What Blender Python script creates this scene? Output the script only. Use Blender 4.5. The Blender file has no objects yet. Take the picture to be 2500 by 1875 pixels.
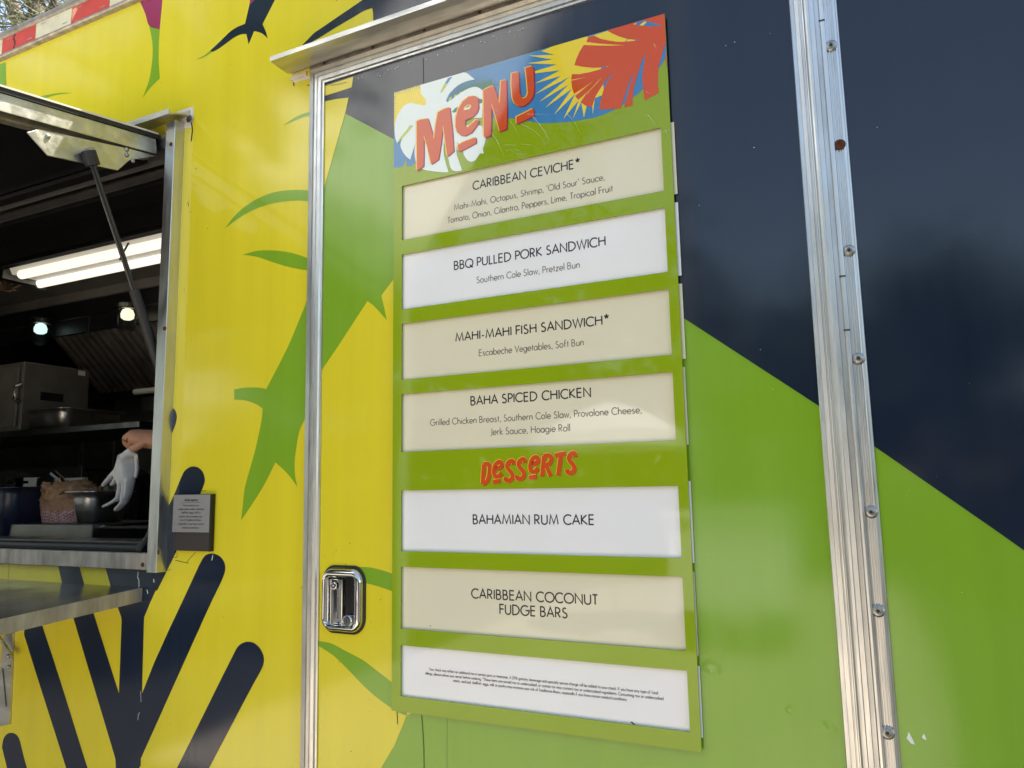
import bpy, bmesh, math, random
from mathutils import Vector, Matrix
from mathutils.geometry import tessellate_polygon
random.seed(7)
rad = math.radians
scn = bpy.context.scene
col = scn.collection

# ------------------------------------------------------------------ camera
CAM = Vector((0.83406, -1.21115, 1.59986))
RW = Matrix(((0.9005135741, 0.4344617161, -0.0178415267),
             (-0.0754780659, 0.1157724697, -0.9904038554),
             (-0.4282270010, 0.8932187596, 0.1370470104)))      # world -> (right, down, forward)
FPX, PW, PH = 1811.592, 2500.0, 1875.0
cd = bpy.data.cameras.new("camera"); cam = bpy.data.objects.new("camera", cd); col.objects.link(cam)
m = Matrix((RW[0], -RW[1], -RW[2])).transposed().to_4x4(); m.translation = CAM
cam.matrix_world = m
cd.sensor_fit = 'HORIZONTAL'; cd.sensor_width = 36.0; cd.lens = 36.0 * FPX / PW
cd.clip_start = 0.02; cd.clip_end = 2000
scn.camera = cam

# ------------------------------------------------------------------ light
SUN_EL, SUN_AZ = rad(66), rad(28)
world = bpy.data.worlds.new("World"); scn.world = world; world.use_nodes = True
nt = world.node_tree
sky = nt.nodes.new('ShaderNodeTexSky'); sky.sky_type = 'NISHITA'; sky.sun_disc = False
sky.sun_elevation = SUN_EL; sky.sun_rotation = SUN_AZ
sky.air_density = 1.0; sky.dust_density = 0.6; sky.ozone_density = 1.0
wbm = nt.nodes.new('ShaderNodeMix'); wbm.data_type = 'RGBA'; wbm.blend_type = 'MULTIPLY'; wbm.inputs[0].default_value = 1
wbm.inputs[7].default_value = (1.19, 1.03, .87, 1)          # warm tint multiplied into the sky colour, as a white balance
nt.links.new(sky.outputs[0], wbm.inputs[6]); nt.links.new(wbm.outputs[2], nt.nodes['Background'].inputs[0])
nt.nodes['Background'].inputs[1].default_value = 0.12
sd = bpy.data.lights.new("sun", 'SUN'); sd.energy = 4.6; sd.angle = rad(0.5); sd.color = (1.0, 0.93, 0.80)
so = bpy.data.objects.new("sun", sd); col.objects.link(so)
sv = Vector((math.sin(SUN_AZ)*math.cos(SUN_EL), math.cos(SUN_AZ)*math.cos(SUN_EL), math.sin(SUN_EL)))
so.rotation_euler = sv.to_track_quat('Z', 'Y').to_euler(); so.location = (3, 6, 14)
scn.view_settings.view_transform = 'Standard'; scn.view_settings.look = 'None'
scn.view_settings.exposure = 1.85; scn.view_settings.gamma = 1.0
scn.cycles.max_bounces = 8; scn.cycles.diffuse_bounces = 4; scn.cycles.glossy_bounces = 4

# ------------------------------------------------------------------ measured points
def ray(x, y):
    return RW.transposed() @ Vector(((x-PW/2)/FPX, (y-PH/2)/FPX, 1.0))
def at(x, y, Y=0.0):
    d = ray(x, y); return CAM + d*((Y-CAM.y)/d.y)
def atx(x, y, X):
    d = ray(x, y); return CAM + d*((X-CAM.x)/d.x)
# sketch sheets: origin and scale of the sheets the outlines were measured on
REG = dict(A=(400,0,3.687), B=(0,0,4.148), C=(400,400,3.687), D=(500,850,3.686), E=(0,1350,3.16), F=(350,1100,5.53),
           G=(1600,650,2.458), H=(1600,1250,2.458), I=(700,1500,3.687), J=(700,1300,5.53), K=(0,1150,4.74), L=(0,850,4.74),
           N=(0,550,4.74), W=(0,200,3.686), M=(940,120,5.185), R=(1280,20,5.185), S=(1140,1080,7.373), U=(1600,0,2.37), P=(0,0,1))
def px(r, pts):
    x0, y0, s = REG[r]; return [(x0+x/s, y0+y/s) for x, y in pts]
def on(r, pts, Y=0.0):
    """points of a sheet as (x, z) on the plane y = Y"""
    out = []
    for x, y in px(r, pts):
        p = at(x, y, Y); out.append((p.x, p.z))
    return out

def smooth(pts, closed=True, thr=38, n=4):
    N = len(pts); P = [Vector(p) for p in pts]; out = []
    def corner(i):
        if not closed and i in (0, N-1): return True
        a = P[i]-P[i-1]; b = P[(i+1) % N]-P[i]
        if a.length < 1e-9 or b.length < 1e-9: return True
        return a.angle(b) > rad(thr)
    for i in range(N if closed else N-1):
        p0, p1, p2, p3 = P[i-1], P[i], P[(i+1) % N], P[(i+2) % N]
        L = (p2-p1).length
        if L < 1e-9: continue
        def tang(a, b):
            v = b-a; return v.normalized()*L if v.length > 1e-9 else v
        t1 = (p2-p1) if corner(i) else tang(p0, p2)
        t2 = (p2-p1) if corner((i+1) % N) else tang(p1, p3)
        k = 1 if corner(i) and corner((i+1) % N) else n
        for j in range(k):
            t = j/k; h = (2*t**3-3*t*t+1, t**3-2*t*t+t, -2*t**3+3*t*t, t**3-t*t)
            out.append(tuple(p1*h[0]+t1*h[1]+p2*h[2]+t2*h[3]))
    if not closed: out.append(tuple(P[-1]))
    return out

# ------------------------------------------------------------------ materials
MATS = {}
def newmat(name):
    m = bpy.data.materials.new(name); m.use_nodes = True; MATS[name] = m
    return m, m.node_tree, m.node_tree.nodes['Principled BSDF']
def noise(t, scale, detail=3, rough=.5, sc=(1,1,1)):
    tc = t.nodes.new('ShaderNodeTexCoord'); mp = t.nodes.new('ShaderNodeMapping'); mp.inputs['Scale'].default_value = sc
    n = t.nodes.new('ShaderNodeTexNoise'); n.inputs['Scale'].default_value = scale
    n.inputs['Detail'].default_value = detail; n.inputs['Roughness'].default_value = rough
    t.links.new(tc.outputs['Object'], mp.inputs[0]); t.links.new(mp.outputs[0], n.inputs['Vector']); return n
def ramp(t, src, p0, p1, c0, c1):
    r = t.nodes.new('ShaderNodeValToRGB'); t.links.new(src, r.inputs[0])
    r.color_ramp.elements[0].position = p0; r.color_ramp.elements[1].position = p1
    r.color_ramp.elements[0].color = c0 if len(c0) == 4 else (*c0, 1); r.color_ramp.elements[1].color = c1 if len(c1) == 4 else (*c1, 1)
    return r
def mat(name, c, rough=.5, metal=0.0, vary=.12, vscale=6, vsc=(1,1,1), bump=0, bscale=300, spec=.5, coat=0, coat_r=.03, rvary=0, wave=0, emit=None, trans=0, alpha=1, sub=0):
    m, t, b = newmat(name)
    b.inputs['Roughness'].default_value = rough; b.inputs['Metallic'].default_value = metal
    b.inputs['Specular IOR Level'].default_value = spec
    b.inputs['Coat Weight'].default_value = coat; b.inputs['Coat Roughness'].default_value = coat_r
    if vary:
        n = noise(t, vscale, 5, .6, vsc)
        r = ramp(t, n.outputs[0], .3, .72, tuple(x*(1-vary) for x in c), tuple(min(1, x*(1+vary*.6)) for x in c))
        t.links.new(r.outputs[0], b.inputs['Base Color'])
    else: b.inputs['Base Color'].default_value = (*c, 1)
    if rvary:
        n2 = noise(t, vscale*2.3, 4, .6, vsc)
        r2 = ramp(t, n2.outputs[0], .3, .75, (max(0, rough-rvary),)*3, (min(1, rough+rvary),)*3)
        t.links.new(r2.outputs[0], b.inputs['Roughness'])
    prev = None
    if wave:
        n4 = noise(t, 5.0, 1, .3); bw = t.nodes.new('ShaderNodeBump'); bw.inputs['Strength'].default_value = 1; bw.inputs['Distance'].default_value = wave
        t.links.new(n4.outputs[0], bw.inputs['Height']); prev = bw
    if bump:
        n3 = noise(t, bscale, 2, .5); bp = t.nodes.new('ShaderNodeBump')
        bp.inputs['Strength'].default_value = 1; bp.inputs['Distance'].default_value = bump
        t.links.new(n3.outputs[0], bp.inputs['Height'])
        if prev: t.links.new(prev.outputs[0], bp.inputs['Normal'])
        prev = bp
    if prev:
        t.links.new(prev.outputs[0], b.inputs['Normal'])
        if coat: t.links.new(prev.outputs[0], b.inputs['Coat Normal'])
    if emit:
        b.inputs['Emission Color'].default_value = (*emit[0], 1); b.inputs['Emission Strength'].default_value = emit[1]
    if trans: b.inputs['Transmission Weight'].default_value = trans
    return m

def vinyl(name, c, vary=.05):
    return mat(name, c, rough=.10, vary=vary, vscale=2.2, vsc=(9.0, 1, .35), bump=.00003, bscale=300, spec=.5, wave=.0012, rvary=.025)
YEL = (.70, .60, .026); GRN = (.20, .375, .022); NAV = (.010, .0175, .036)
vinyl('yellow_vinyl', YEL); vinyl('green_vinyl', GRN); vinyl('navy_vinyl', NAV, .1); vinyl('magenta_vinyl', (.30, .025, .10))
vinyl('bare_white', (.72, .66, .56), .15)
mat('seam_dark', (.03, .025, .015), .6, vary=0); mat('seam_light', (.30, .42, .10), .4, vary=0)
mat('chip_white', (.75, .8, .72), .4, vary=.1, vscale=60)
mat('aluminium', (.62, .62, .60), .38, 1.0, vary=.13, vscale=14, vsc=(3, 3, .5), rvary=.10, bump=.00005, bscale=200)
mat('aluminium_flat', (.60, .59, .54), .42, 1.0, vary=.28, vscale=9, vsc=(.5, 3, 3), rvary=.12, bump=.00006, bscale=160)
mat('aluminium_dirty', (.42, .38, .34), .55, .75, vary=.40, vscale=16, vsc=(2.2, 2, .5), rvary=.12, bump=.00015, bscale=90)
mat('steel_top', (.20, .18, .155), .22, 1.0, vary=.18, vscale=5, rvary=.06, wave=.0006)
mat('chrome', (.58, .58, .57), .07, 1.0, vary=.10, vscale=30, rvary=.04)
mat('black_rubber', (.012, .012, .013), .55, vary=.2)
mat('black_gloss', (.006, .006, .007), .25, vary=.2)
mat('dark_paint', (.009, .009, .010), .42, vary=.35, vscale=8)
mat('dark_steel', (.16, .155, .15), .38, 1.0, vary=.3, vscale=7, rvary=.1)
mat('pan_steel', (.48, .47, .45), .36, 1.0, vary=.2, vscale=9, rvary=.1)
mat('wall_panel', (.36, .35, .32), .45, .25, vary=.25, vscale=3, rvary=.1)
mat('case_steel', (.125, .12, .11), .45, .2, vary=.3, vscale=5, rvary=.1)
mat('rust', (.10, .035, .012), .85, .2, vary=.5, vscale=260, bump=.0003, bscale=900)
mat('zinc', (.40, .40, .38), .4, 1.0, vary=.4, vscale=200, bump=.0002, bscale=700)
# menu board
def acry(name, c, **k): return mat(name, c, rough=.05, vary=.03, vscale=4, spec=.42, rvary=.02, wave=.0007, **k)
acry('board_green', (.255, .365, .008)); acry('board_blue', (.055, .215, .44)); acry('board_yellow', (.80, .62, .035))
acry('board_orange', (.60, .082, .018)); acry('board_white', (.72, .80, .76)); acry('board_purple', (.26, .018, .09))
acry('board_lime', (.45, .52, .03)); acry('board_teal', (.035, .17, .10)); acry('board_salmon', (.78, .33, .16))
acry('board_gold', (.85, .52, .06)); acry('board_maroon', (.22, .03, .012))
acry('panel_white', (.80, .80, .79)); acry('panel_cream', (.71, .67, .49))
mat('ink_black', (.018, .018, .024), .3, vary=0); mat('ink_grey', (.17, .16, .13), .35, vary=0)
m = mat('film_crease', (.9, .95, .85), .3, vary=0); m.node_tree.nodes['Principled BSDF'].inputs['Alpha'].default_value = .17
mat('board_back', (.06, .07, .03), .6)
mat('sign_grey', (.24, .235, .225), .35, vary=.06); mat('sign_brown', (.035, .026, .023), .4, vary=.1)
mat('tape_red', (.56, .06, .035), .35, vary=.15, vscale=20, spec=.25); mat('tape_white', (.66, .62, .44), .4, vary=.22, vscale=20, spec=.3)
mat('skin_tone', (.50, .25, .155), .5, vary=.12, vscale=30, spec=.4)
mat('glove_white', (.62, .61, .59), .6, vary=.08, vscale=40)
mat('maroon_cloth', (.09, .018, .022), .85, vary=.2, vscale=50); mat('dark_cloth', (.02, .02, .025), .85, vary=.2, vscale=50)
mat('hair_dark', (.02, .014, .01), .6)
mat('food_brown', (.30, .17, .085), .75, vary=.45, vscale=45, bump=.004, bscale=90)
mat('tub_blue', (.010, .014, .030), .3); mat('white_plastic', (.6, .6, .57), .5)
m, t, b = newmat('checked_paper'); b.inputs['Roughness'].default_value = .7
ck = t.nodes.new('ShaderNodeTexChecker'); ck.inputs['Scale'].default_value = 150; tc = t.nodes.new('ShaderNodeTexCoord')
mp = t.nodes.new('ShaderNodeMapping'); mp.inputs['Rotation'].default_value = (.0, .78, .3)
ck.inputs['Color1'].default_value = (.30, .09, .085, 1); ck.inputs['Color2'].default_value = (.36, .28, .26, 1)
t.links.new(tc.outputs['Object'], mp.inputs[0]); t.links.new(mp.outputs[0], ck.inputs[0]); t.links.new(ck.outputs[0], b.inputs['Base Color'])
mat('tube_glow', (1, 1, 1), .5, vary=0, emit=((1.0, .95, .78), .275))
mat('lens_glow', (.9, .9, .85), .5, vary=0, emit=((1.0, .92, .74), .045))
mat('bulb_cool', (1, 1, 1), .4, vary=0, emit=((.72, 1.0, .92), .29)); mat('bulb_warm', (1, 1, 1), .4, vary=0, emit=((1.0, .88, .60), .32))
m = mat('jar_glass', (.92, .96, .95), .05, vary=0, trans=1.0); m.node_tree.nodes['Principled BSDF'].inputs['IOR'].default_value = 1.12
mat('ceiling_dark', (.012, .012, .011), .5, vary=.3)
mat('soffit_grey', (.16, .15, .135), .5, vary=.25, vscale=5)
mat('baffle', (.55, .49, .42), .45, .5, vary=.35, vscale=6, rvary=.1)
# surroundings
m = mat('asphalt', (.038, .036, .034), .9, vary=.25, vscale=.6)
mat('pavement', (.46, .40, .335), .9, vary=.2, vscale=1.2)
mat('white_cart', (.85, .85, .84), .45, vary=.04)
mat('bark', (.16, .12, .09), .9, vary=.4, vscale=8, bump=.01, bscale=30)
def leafmat(name, c, tr=.35):
    m, t, b = newmat(name); b.inputs['Roughness'].default_value = .6
    n = noise(t, 2.5, 3); r = ramp(t, n.outputs[0], .3, .7, tuple(x*.6 for x in c), tuple(x*1.35 for x in c)); t.links.new(r.outputs[0], b.inputs['Base Color'])
    tr_ = t.nodes.new('ShaderNodeBsdfTranslucent'); t.links.new(r.outputs[0], tr_.inputs[0]); mx = t.nodes.new('ShaderNodeMixShader'); mx.inputs[0].default_value = tr
    t.links.new(b.outputs[0], mx.inputs[1]); t.links.new(tr_.outputs[0], mx.inputs[2]); t.links.new(mx.outputs[0], t.nodes['Material Output'].inputs[0])
leafmat('needles', (.20, .20, .10)); leafmat('leaf_green', (.06, .10, .025))
mat('sail_cloth', (.90, .90, .90), .8, vary=.05, vscale=1.5)
mat('post_white', (.5, .5, .5), .5)

# ------------------------------------------------------------------ mesh builder
class MB:
    def __init__(s): s.v = []; s.f = []; s.m = []; s.names = []
    def mi(s, n):
        if n not in s.names: s.names.append(n)
        return s.names.index(n)
    def add(s, vs, fs, mat):
        k = len(s.v); s.v += [tuple(v) for v in vs]; i = s.mi(mat)
        for f in fs: s.f.append(tuple(k+a for a in f)); s.m.append(i)
    def box(s, x0, x1, y0, y1, z0, z1, mat):
        x0, x1 = sorted((x0, x1)); y0, y1 = sorted((y0, y1)); z0, z1 = sorted((z0, z1))
        s.add([(x, y, z) for z in (z0, z1) for y in (y0, y1) for x in (x0, x1)],
              [(0,2,3,1), (4,5,7,6), (0,1,5,4), (2,6,7,3), (0,4,6,2), (1,3,7,5)], mat)
    def flat(s, pts, Y, mat):                                   # (x, z) outline on a plane facing the camera side
        P = [Vector((p[0], p[1], 0)) for p in pts]
        tris = tessellate_polygon([P]); fs = []
        for a, b, c in tris:
            n = (P[b]-P[a]).cross(P[c]-P[a]).z
            if abs(n) < 1e-13: continue
            fs.append((a, b, c) if n > 0 else (a, c, b))
        s.add([(p[0], Y, p[1]) for p in pts], fs, mat)
    def sheet(s, r, pts, Y, mat, sm=True):
        q = on(r, pts, Y); s.flat(smooth(q) if sm else q, Y, mat)
    def prism(s, pts, Y0, Y1, mat):                             # outline with thickness, front at Y0
        s.flat(pts, Y0, mat); n = len(pts)
        ar = sum(pts[i][0]*pts[(i+1) % n][1]-pts[(i+1) % n][0]*pts[i][1] for i in range(n))
        if ar < 0: pts = pts[::-1]
        s.add([(p[0], Y0, p[1]) for p in pts]+[(p[0], Y1, p[1]) for p in pts], [(i, n+i, n+(i+1) % n, (i+1) % n) for i in range(n)], mat)
    def line(s, pts, w, Y, mat, taper=False, closed=False):     # a painted stroke, mitred
        n = len(pts); P = [Vector(p) for p in pts]; L = []; Rr = []
        for i in range(n):
            a = (P[i]-P[i-1]) if i > 0 or closed else P[1]-P[0]
            b = (P[(i+1) % n]-P[i]) if i < n-1 or closed else P[-1]-P[-2]
            a = a.normalized() if a.length > 1e-9 else Vector((1, 0)); b = b.normalized() if b.length > 1e-9 else a
            t = a+b; t = t.normalized() if t.length > 1e-6 else a
            nn = Vector((-t.y, t.x)); c = max(.45, nn.dot(Vector((-a.y, a.x))))
            ww = w*.5/c
            if taper: ww *= max(.05, 1-i/(n-1))
            L.append(P[i]+nn*ww); Rr.append(P[i]-nn*ww)
        V = [(p.x, Y, p.y) for p in L]+[(p.x, Y, p.y) for p in Rr]
        s.add(V, [(i, n+i, n+(i+1) % n, (i+1) % n) for i in range(n if closed else n-1)], mat)
    def tube(s, path, r, mat, n=10, cap=True):
        P = [Vector(p) for p in path]; rs = r if isinstance(r, (list, tuple)) else [r]*len(P); V = []
        up = Vector((0, 0, 1))
        for i, p in enumerate(P):
            t = (P[min(i+1, len(P)-1)]-P[max(i-1, 0)]).normalized()
            a = t.cross(up if abs(t.dot(up)) < .95 else Vector((1, 0, 0))).normalized(); b = t.cross(a)
            for k in range(n):
                th = 2*math.pi*k/n; V.append(p+(a*math.cos(th)+b*math.sin(th))*rs[i])
        F = [(i*n+k, (i+1)*n+k, (i+1)*n+(k+1) % n, i*n+(k+1) % n) for i in range(len(P)-1) for k in range(n)]
        if cap: F += [tuple(range(n)), tuple(reversed(range((len(P)-1)*n, len(P)*n)))]
        s.add(V, F, mat)
    def lathe(s, prof, c, axis, mat, n=20):                     # prof: (radius, along)
        ax = Vector(axis).normalized(); a = ax.cross(Vector((0, 0, 1)) if abs(ax.z) < .9 else Vector((1, 0, 0))).normalized(); b = ax.cross(a); c = Vector(c)
        V = [c+ax*h+(a*math.cos(2*math.pi*k/n)+b*math.sin(2*math.pi*k/n))*r for r, h in prof for k in range(n)]
        F = [(i*n+k, i*n+(k+1) % n, (i+1)*n+(k+1) % n, (i+1)*n+k) for i in range(len(prof)-1) for k in range(n)]
        F += [tuple(reversed(range(n))), tuple(range((len(prof)-1)*n, len(prof)*n))]
        s.add(V, F, mat)
    def sweep(s, prof, frames, mat):                            # prof points (u, h); frames map (u, h) to a point
        n = len(prof); V = [fr(u, h) for fr in frames for u, h in prof]
        s.add(V, [(i*n+k, i*n+k+1, (i+1)*n+k+1, (i+1)*n+k) for i in range(len(frames)-1) for k in range(n-1)], mat)
        for i, rv in ((0, False), (len(frames)-1, True)):
            f = tuple(range(i*n, i*n+n)); k0 = len(s.v)-len(V)
            s.f.append(tuple(k0+a for a in (f if rv else f[::-1]))); s.m.append(s.mi(mat))

def obj(name, mb, parent=None, origin=None, smooth_=False, bevel=0, fix=True, sub=0, **props):
    me = bpy.data.meshes.new(name)
    o0 = Vector(origin) if origin is not None else Vector((0, 0, 0))
    me.from_pydata([tuple(Vector(v)-o0) for v in mb.v], [], mb.f)
    for n in mb.names: me.materials.append(MATS[n])
    me.polygons.foreach_set('material_index', mb.m)
    if smooth_: me.polygons.foreach_set('use_smooth', [True]*len(me.polygons))
    if fix:
        bm = bmesh.new(); bm.from_mesh(me); bmesh.ops.recalc_face_normals(bm, faces=bm.faces); bm.to_mesh(me); bm.free()
    me.update()
    o = bpy.data.objects.new(name, me); col.objects.link(o); o.location = o0
    if parent:
        o.parent = parent; o.matrix_parent_inverse = Matrix.Translation(-WL.get(parent.name, Vector((0, 0, 0))))
    WL[o.name] = o0.copy()
    if bevel:
        md = o.modifiers.new('bevel', 'BEVEL'); md.width = bevel; md.segments = 2; md.limit_method = 'ANGLE'; md.angle_limit = rad(35); md.harden_normals = False
    if sub:
        md = o.modifiers.new('sub', 'SUBSURF'); md.levels = sub; md.render_levels = sub
    for k, v in props.items(): o[k] = v
    return o
WL = {}
def thing(name, loc, label, category, group=None):
    e = bpy.data.objects.new(name, None); col.objects.link(e); e.location = loc; e.empty_display_size = .1
    e['label'] = label; e['category'] = category; WL[e.name] = Vector(loc)
    if group: e['group'] = group
    return e
def dup(o, loc, parent=None):
    c = o.copy(); col.objects.link(c); c.location = loc
    if parent:
        c.parent = parent; c.matrix_parent_inverse = Matrix.Translation(-WL.get(parent.name, Vector((0, 0, 0))))
    WL[c.name] = Vector(loc); return c

# ------------------------------------------------------------------ ground
g = MB(); g.add([(-600, -600, 0), (600, -600, 0), (600, 600, 0), (-600, 600, 0)], [(0, 1, 2, 3)], 'asphalt')
obj('ground', g, kind='structure')
g = MB(); g.box(-3.0, 1.15, -13.5, -.9, .0, .12, 'pavement'); obj('pavement', g, kind='structure')  # unseen slab, added to bounce warm sunlight onto the truck side

# ================================================================== THE TRUCK
truck = thing('food_truck', (-.4, 1.1, 0), 'food truck wrapped in yellow, green and navy graphics with an open serving hatch', 'food truck')
XL, XR, ZB, ZT, YB = -3.9, 2.6, .55, 2.955, 2.25
WX0, WX1, WZ0, WZ1 = -2.9, -.655, 1.462, 2.455            # serving opening
DX0, DX1, DZ1 = -.215, .772, 2.515                           # door frame outer
e1, e2, e3 = -.0003, -.0006, -.0009
w = MB()
def rect(mb, x0, x1, z0, z1, Y, mat): mb.flat([(x0, z0), (x1, z0), (x1, z1), (x0, z1)], Y, mat)
for a in ((XL, WX0, ZB, ZT), (WX0, WX1, ZB, WZ0), (WX0, WX1, WZ1, ZT), (WX1, DX0, ZB, ZT)): rect(w, *a, 0, 'yellow_vinyl')
rect(w, DX0, DX1, DZ1, ZT, 0, 'yellow_vinyl'); rect(w, DX0, DX1, ZB, .75, 0, 'green_vinyl'); rect(w, DX1, XR, ZB, ZT, 0, 'green_vinyl')
# other sides, floor and roof of the body shell
w.add([(XL,0,ZB),(XL,YB,ZB),(XL,YB,ZT),(XL,0,ZT)], [(0,1,2,3)], 'yellow_vinyl'); w.add([(XR,0,ZB),(XR,YB,ZB),(XR,YB,ZT),(XR,0,ZT)], [(0,1,2,3)], 'navy_vinyl')
w.add([(XL,YB,ZB),(XR,YB,ZB),(XR,YB,ZT),(XL,YB,ZT)], [(0,1,2,3)], 'yellow_vinyl'); w.add([(XL,0,ZB),(XR,0,ZB),(XR,YB,ZB),(XL,YB,ZB)], [(0,1,2,3)], 'black_rubber')
w.add([(XL,0,ZT),(XR,0,ZT),(XR,YB,ZT),(XL,YB,ZT)], [(0,1,2,3)], 'bare_white')
# --- wrap graphics left of the door
ch = [[(85,1387),(125,1402),(150,1440),(165,1500),(230,1750),(300,2020),(160,2020),(70,1720),(30,1560),(15,1500),(25,1440),(50,1400)]]
w.sheet('E', ch[0], e1-0.00003, 'navy_vinyl')
w.sheet('E', [(187,600),(200,560),(240,525),(290,525),(330,572),(675,1659),(790,2020),(620,2020),(510,1659),(190,645)], e1-0.00006, 'navy_vinyl', True)
w.sheet('E', [(440,60),(598,60),(650,242),(725,475),(918,1085),(930,1500),(893,1600),(885,1570),(568,510),(478,232)], e1-0.00009, 'navy_vinyl', False)
w.sheet('E', [(800,70),(1395,-90),(1355,0),(1270,150),(1200,290),(1160,380),(1112,495),(1110,520),(1095,1085),(1085,1640),(1073,1659),(1060,2100),(905,2100),(893,1659),(890,1585),(905,1400),(917,1085),(938,530),(935,495),(912,430),(855,262)], e1-0.00012, 'navy_vinyl', False)
w.sheet('F', [(300,840),(330,775),(430,560),(540,300),(590,245),(640,220),(690,215),(745,232),(795,280),(822,345),(830,410),(810,480),(770,580),(440,1368),(300,1659),(180,1900),(20,1659)], e1-0.00015, 'navy_vinyl')
w.sheet('L', [(1900,700),(1990,690),(2025,720),(2042,765),(2045,805),(2030,880),(1980,1000),(1900,1100)], e1-0.00018, 'navy_vinyl')
w.sheet('E', [(1520,130),(1560,50),(1590,15),(1640,5),(1690,22),(1725,62),(1738,110),(1730,160),(1700,235),(1620,400),(1080,1600),(1060,1400),(1094,1088)], e1-0.00021, 'navy_vinyl')
w.sheet('E', [(1820,745),(1850,708),(1885,690),(1920,685),(1960,695),(2000,730),(2028,780),(2036,830),(2020,890),(1960,1000),(1612,1659),(1440,1990),(1190,1990),(1365,1659)], e1-0.00024, 'navy_vinyl')
w.sheet('A', [(818,-3),(1000,-3),(888,218),(918,285),(935,347),(890,305),(852,288),(812,280),(763,398),(743,306),(700,308),(640,333),(560,390),(490,440),(437,467),(416,456),(500,378),(600,282),(660,243),(730,215),(770,45)], e1, 'navy_vinyl')
w.sheet('A', [(818,-3),(830,-200),(1100,-200),(1000,-3)], e1, 'navy_vinyl', False)
w.sheet('A', [(770,45),(818,-3),(830,-200),(790,-200)], e1, 'magenta_vinyl', False)
w.sheet('A', [(437,467),(416,456),(360,500),(292,534),(340,524),(400,492)], e1, 'green_vinyl')
w.sheet('A', [(1235,418),(1300,350),(1355,295),(1400,265),(1560,155),(1700,60),(1790,-3),(2000,-160),(4300,-160),(4300,400),(2600,400),(2212,225),(1890,300),(1884,180),(1882,110),(1875,72),(1800,98),(1720,146),(1560,240),(1390,345),(1280,410),(1250,440)], e1, 'navy_vinyl')
w.sheet('A', [(1545,18),(1570,-6),(1640,-60),(1600,-60),(1560,-6)], e1, 'navy_vinyl', False)
w.sheet('B', [(1425,30),(1400,-40),(1650,-60),(1645,0),(1617,298),(1508,255),(1475,150)], e1, 'magenta_vinyl')
w.sheet('B', [(1508,255),(1617,298),(1608,440),(1606,600),(1618,795),(1560,850),(1500,915),(1445,992),(1470,925),(1510,810),(1538,640),(1546,500),(1535,380)], e1, 'green_vinyl')
w.sheet('B', [(-300,720),(58,632),(60,800),(72,950),(-300,1050)], e1, 'green_vinyl', False)
w.sheet('B', [(738,943),(650,938),(520,952),(390,980),(250,1005),(340,1032),(400,1022),(520,975),(640,952)], e1, 'green_vinyl')
w.sheet('A', [(1072,1132),(1200,1045),(1330,1000),(1370,990),(1370,1030),(1330,1037),(1250,1057)], e1, 'green_vinyl')
w.sheet('C', [(548,582),(640,465),(750,370),(880,295),(1020,250),(1180,235),(1330,240),(1390,248),(1390,352),(1330,340),(1200,330),(1040,345),(880,385),(720,460)], e1, 'green_vinyl')
w.sheet('C', [(706,820),(830,785),(960,778),(1120,795),(1230,825),(1330,862),(1390,890),(1390,962),(1330,960),(1230,950),(1100,922),(960,878),(850,840),(770,825)], e1, 'green_vinyl')
stem = px('C', [(1400,880),(1330,1065),(1290,1220),(1220,1400),(1110,1659)])+px('D', [(552,368),(500,357),(440,353),(350,357),(263,372),(266,464),(350,468),(430,490),(480,515),(520,545),(512,640),(495,730),(450,930),(360,1255),(345,1380),(327,1550),(480,1320),(560,1180),(635,1028),(700,1085),(770,1160),(834,1250),(812,1150),(808,1020),(825,880),(850,750),(885,670),(940,560),(1010,400),(1010,0)])
w.sheet('P', stem, e1, 'green_vinyl')
w.sheet('J', [(172,760),(240,708),(300,670),(300,720),(240,738)], e1, 'green_vinyl')
# right of the hinge
w.flat([(.72, 1.742), (.8388, 1.6496), (.9825, 1.5264), (1.0091, 1.503), (1.75, .87), (2.12, .55), (XR-.002, .552), (XR-.002, ZT-.002), (.72, ZT-.002)], e1, 'navy_vinyl')
# bare patches, chips, cracks and seams in the wrap
w.sheet('B', [(1790,1130),(1962,1074),(1958,1185),(1945,1290),(1860,1305)], e1, 'bare_white', False)
w.sheet('A', [(1165,745),(1160,700),(1290,680),(1330,690),(1330,705)], e1, 'bare_white', False)
w.sheet('H', [(1520,1318),(1512,1345),(1507,1358),(1535,1390),(1558,1396),(1545,1365)], e2, 'chip_white', False)
w.sheet('H', [(1612,1330),(1600,1348),(1604,1360),(1628,1370),(1622,1350)], e2, 'chip_white', False)
w.sheet('F', [(935,1408),(942,1410),(930,1478),(918,1488)], e2, 'chip_white', False)
def crack(mb, r, pts, wd, Y, mat='seam_dark', **k): mb.line(on(r, pts, Y), wd, Y, mat, **k)
for pts in ([(430,1482),(470,1490),(540,1505),(610,1522)], [(585,1512),(630,1450),(705,1375)], [(455,1375),(452,1440),(410,1444)], [(310,1620),(370,1608)], [(790,545),(850,538)], [(945,590),(960,600),(940,740),(945,860),(938,1340)]):
    crack(w, 'F', pts, .0012, e2)
crack(w, 'K', [(108,1040),(104,1130),(92,1250)], .0012, e2)
for q in ([(1600,1165),(1592,1240),(1606,1250),(1608,1345)], [(1778,1250),(1782,1290)], [(1700,1375),(1712,1420)]): crack(w, 'K', q, .0022, e2, 'chip_white')
for q in ([(215,345),(222,382)], [(238,425),(240,434)], [(284,38),(290,50)], [(390,578),(394,584)], [(182,1130),(185,1138)]): crack(w, 'C', q, .0016, e2)
crack(w, 'A', [(1166,740),(1172,775)], .003, e2); crack(w, 'A', [(1290,765),(1315,770)], .002, e2)
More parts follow.
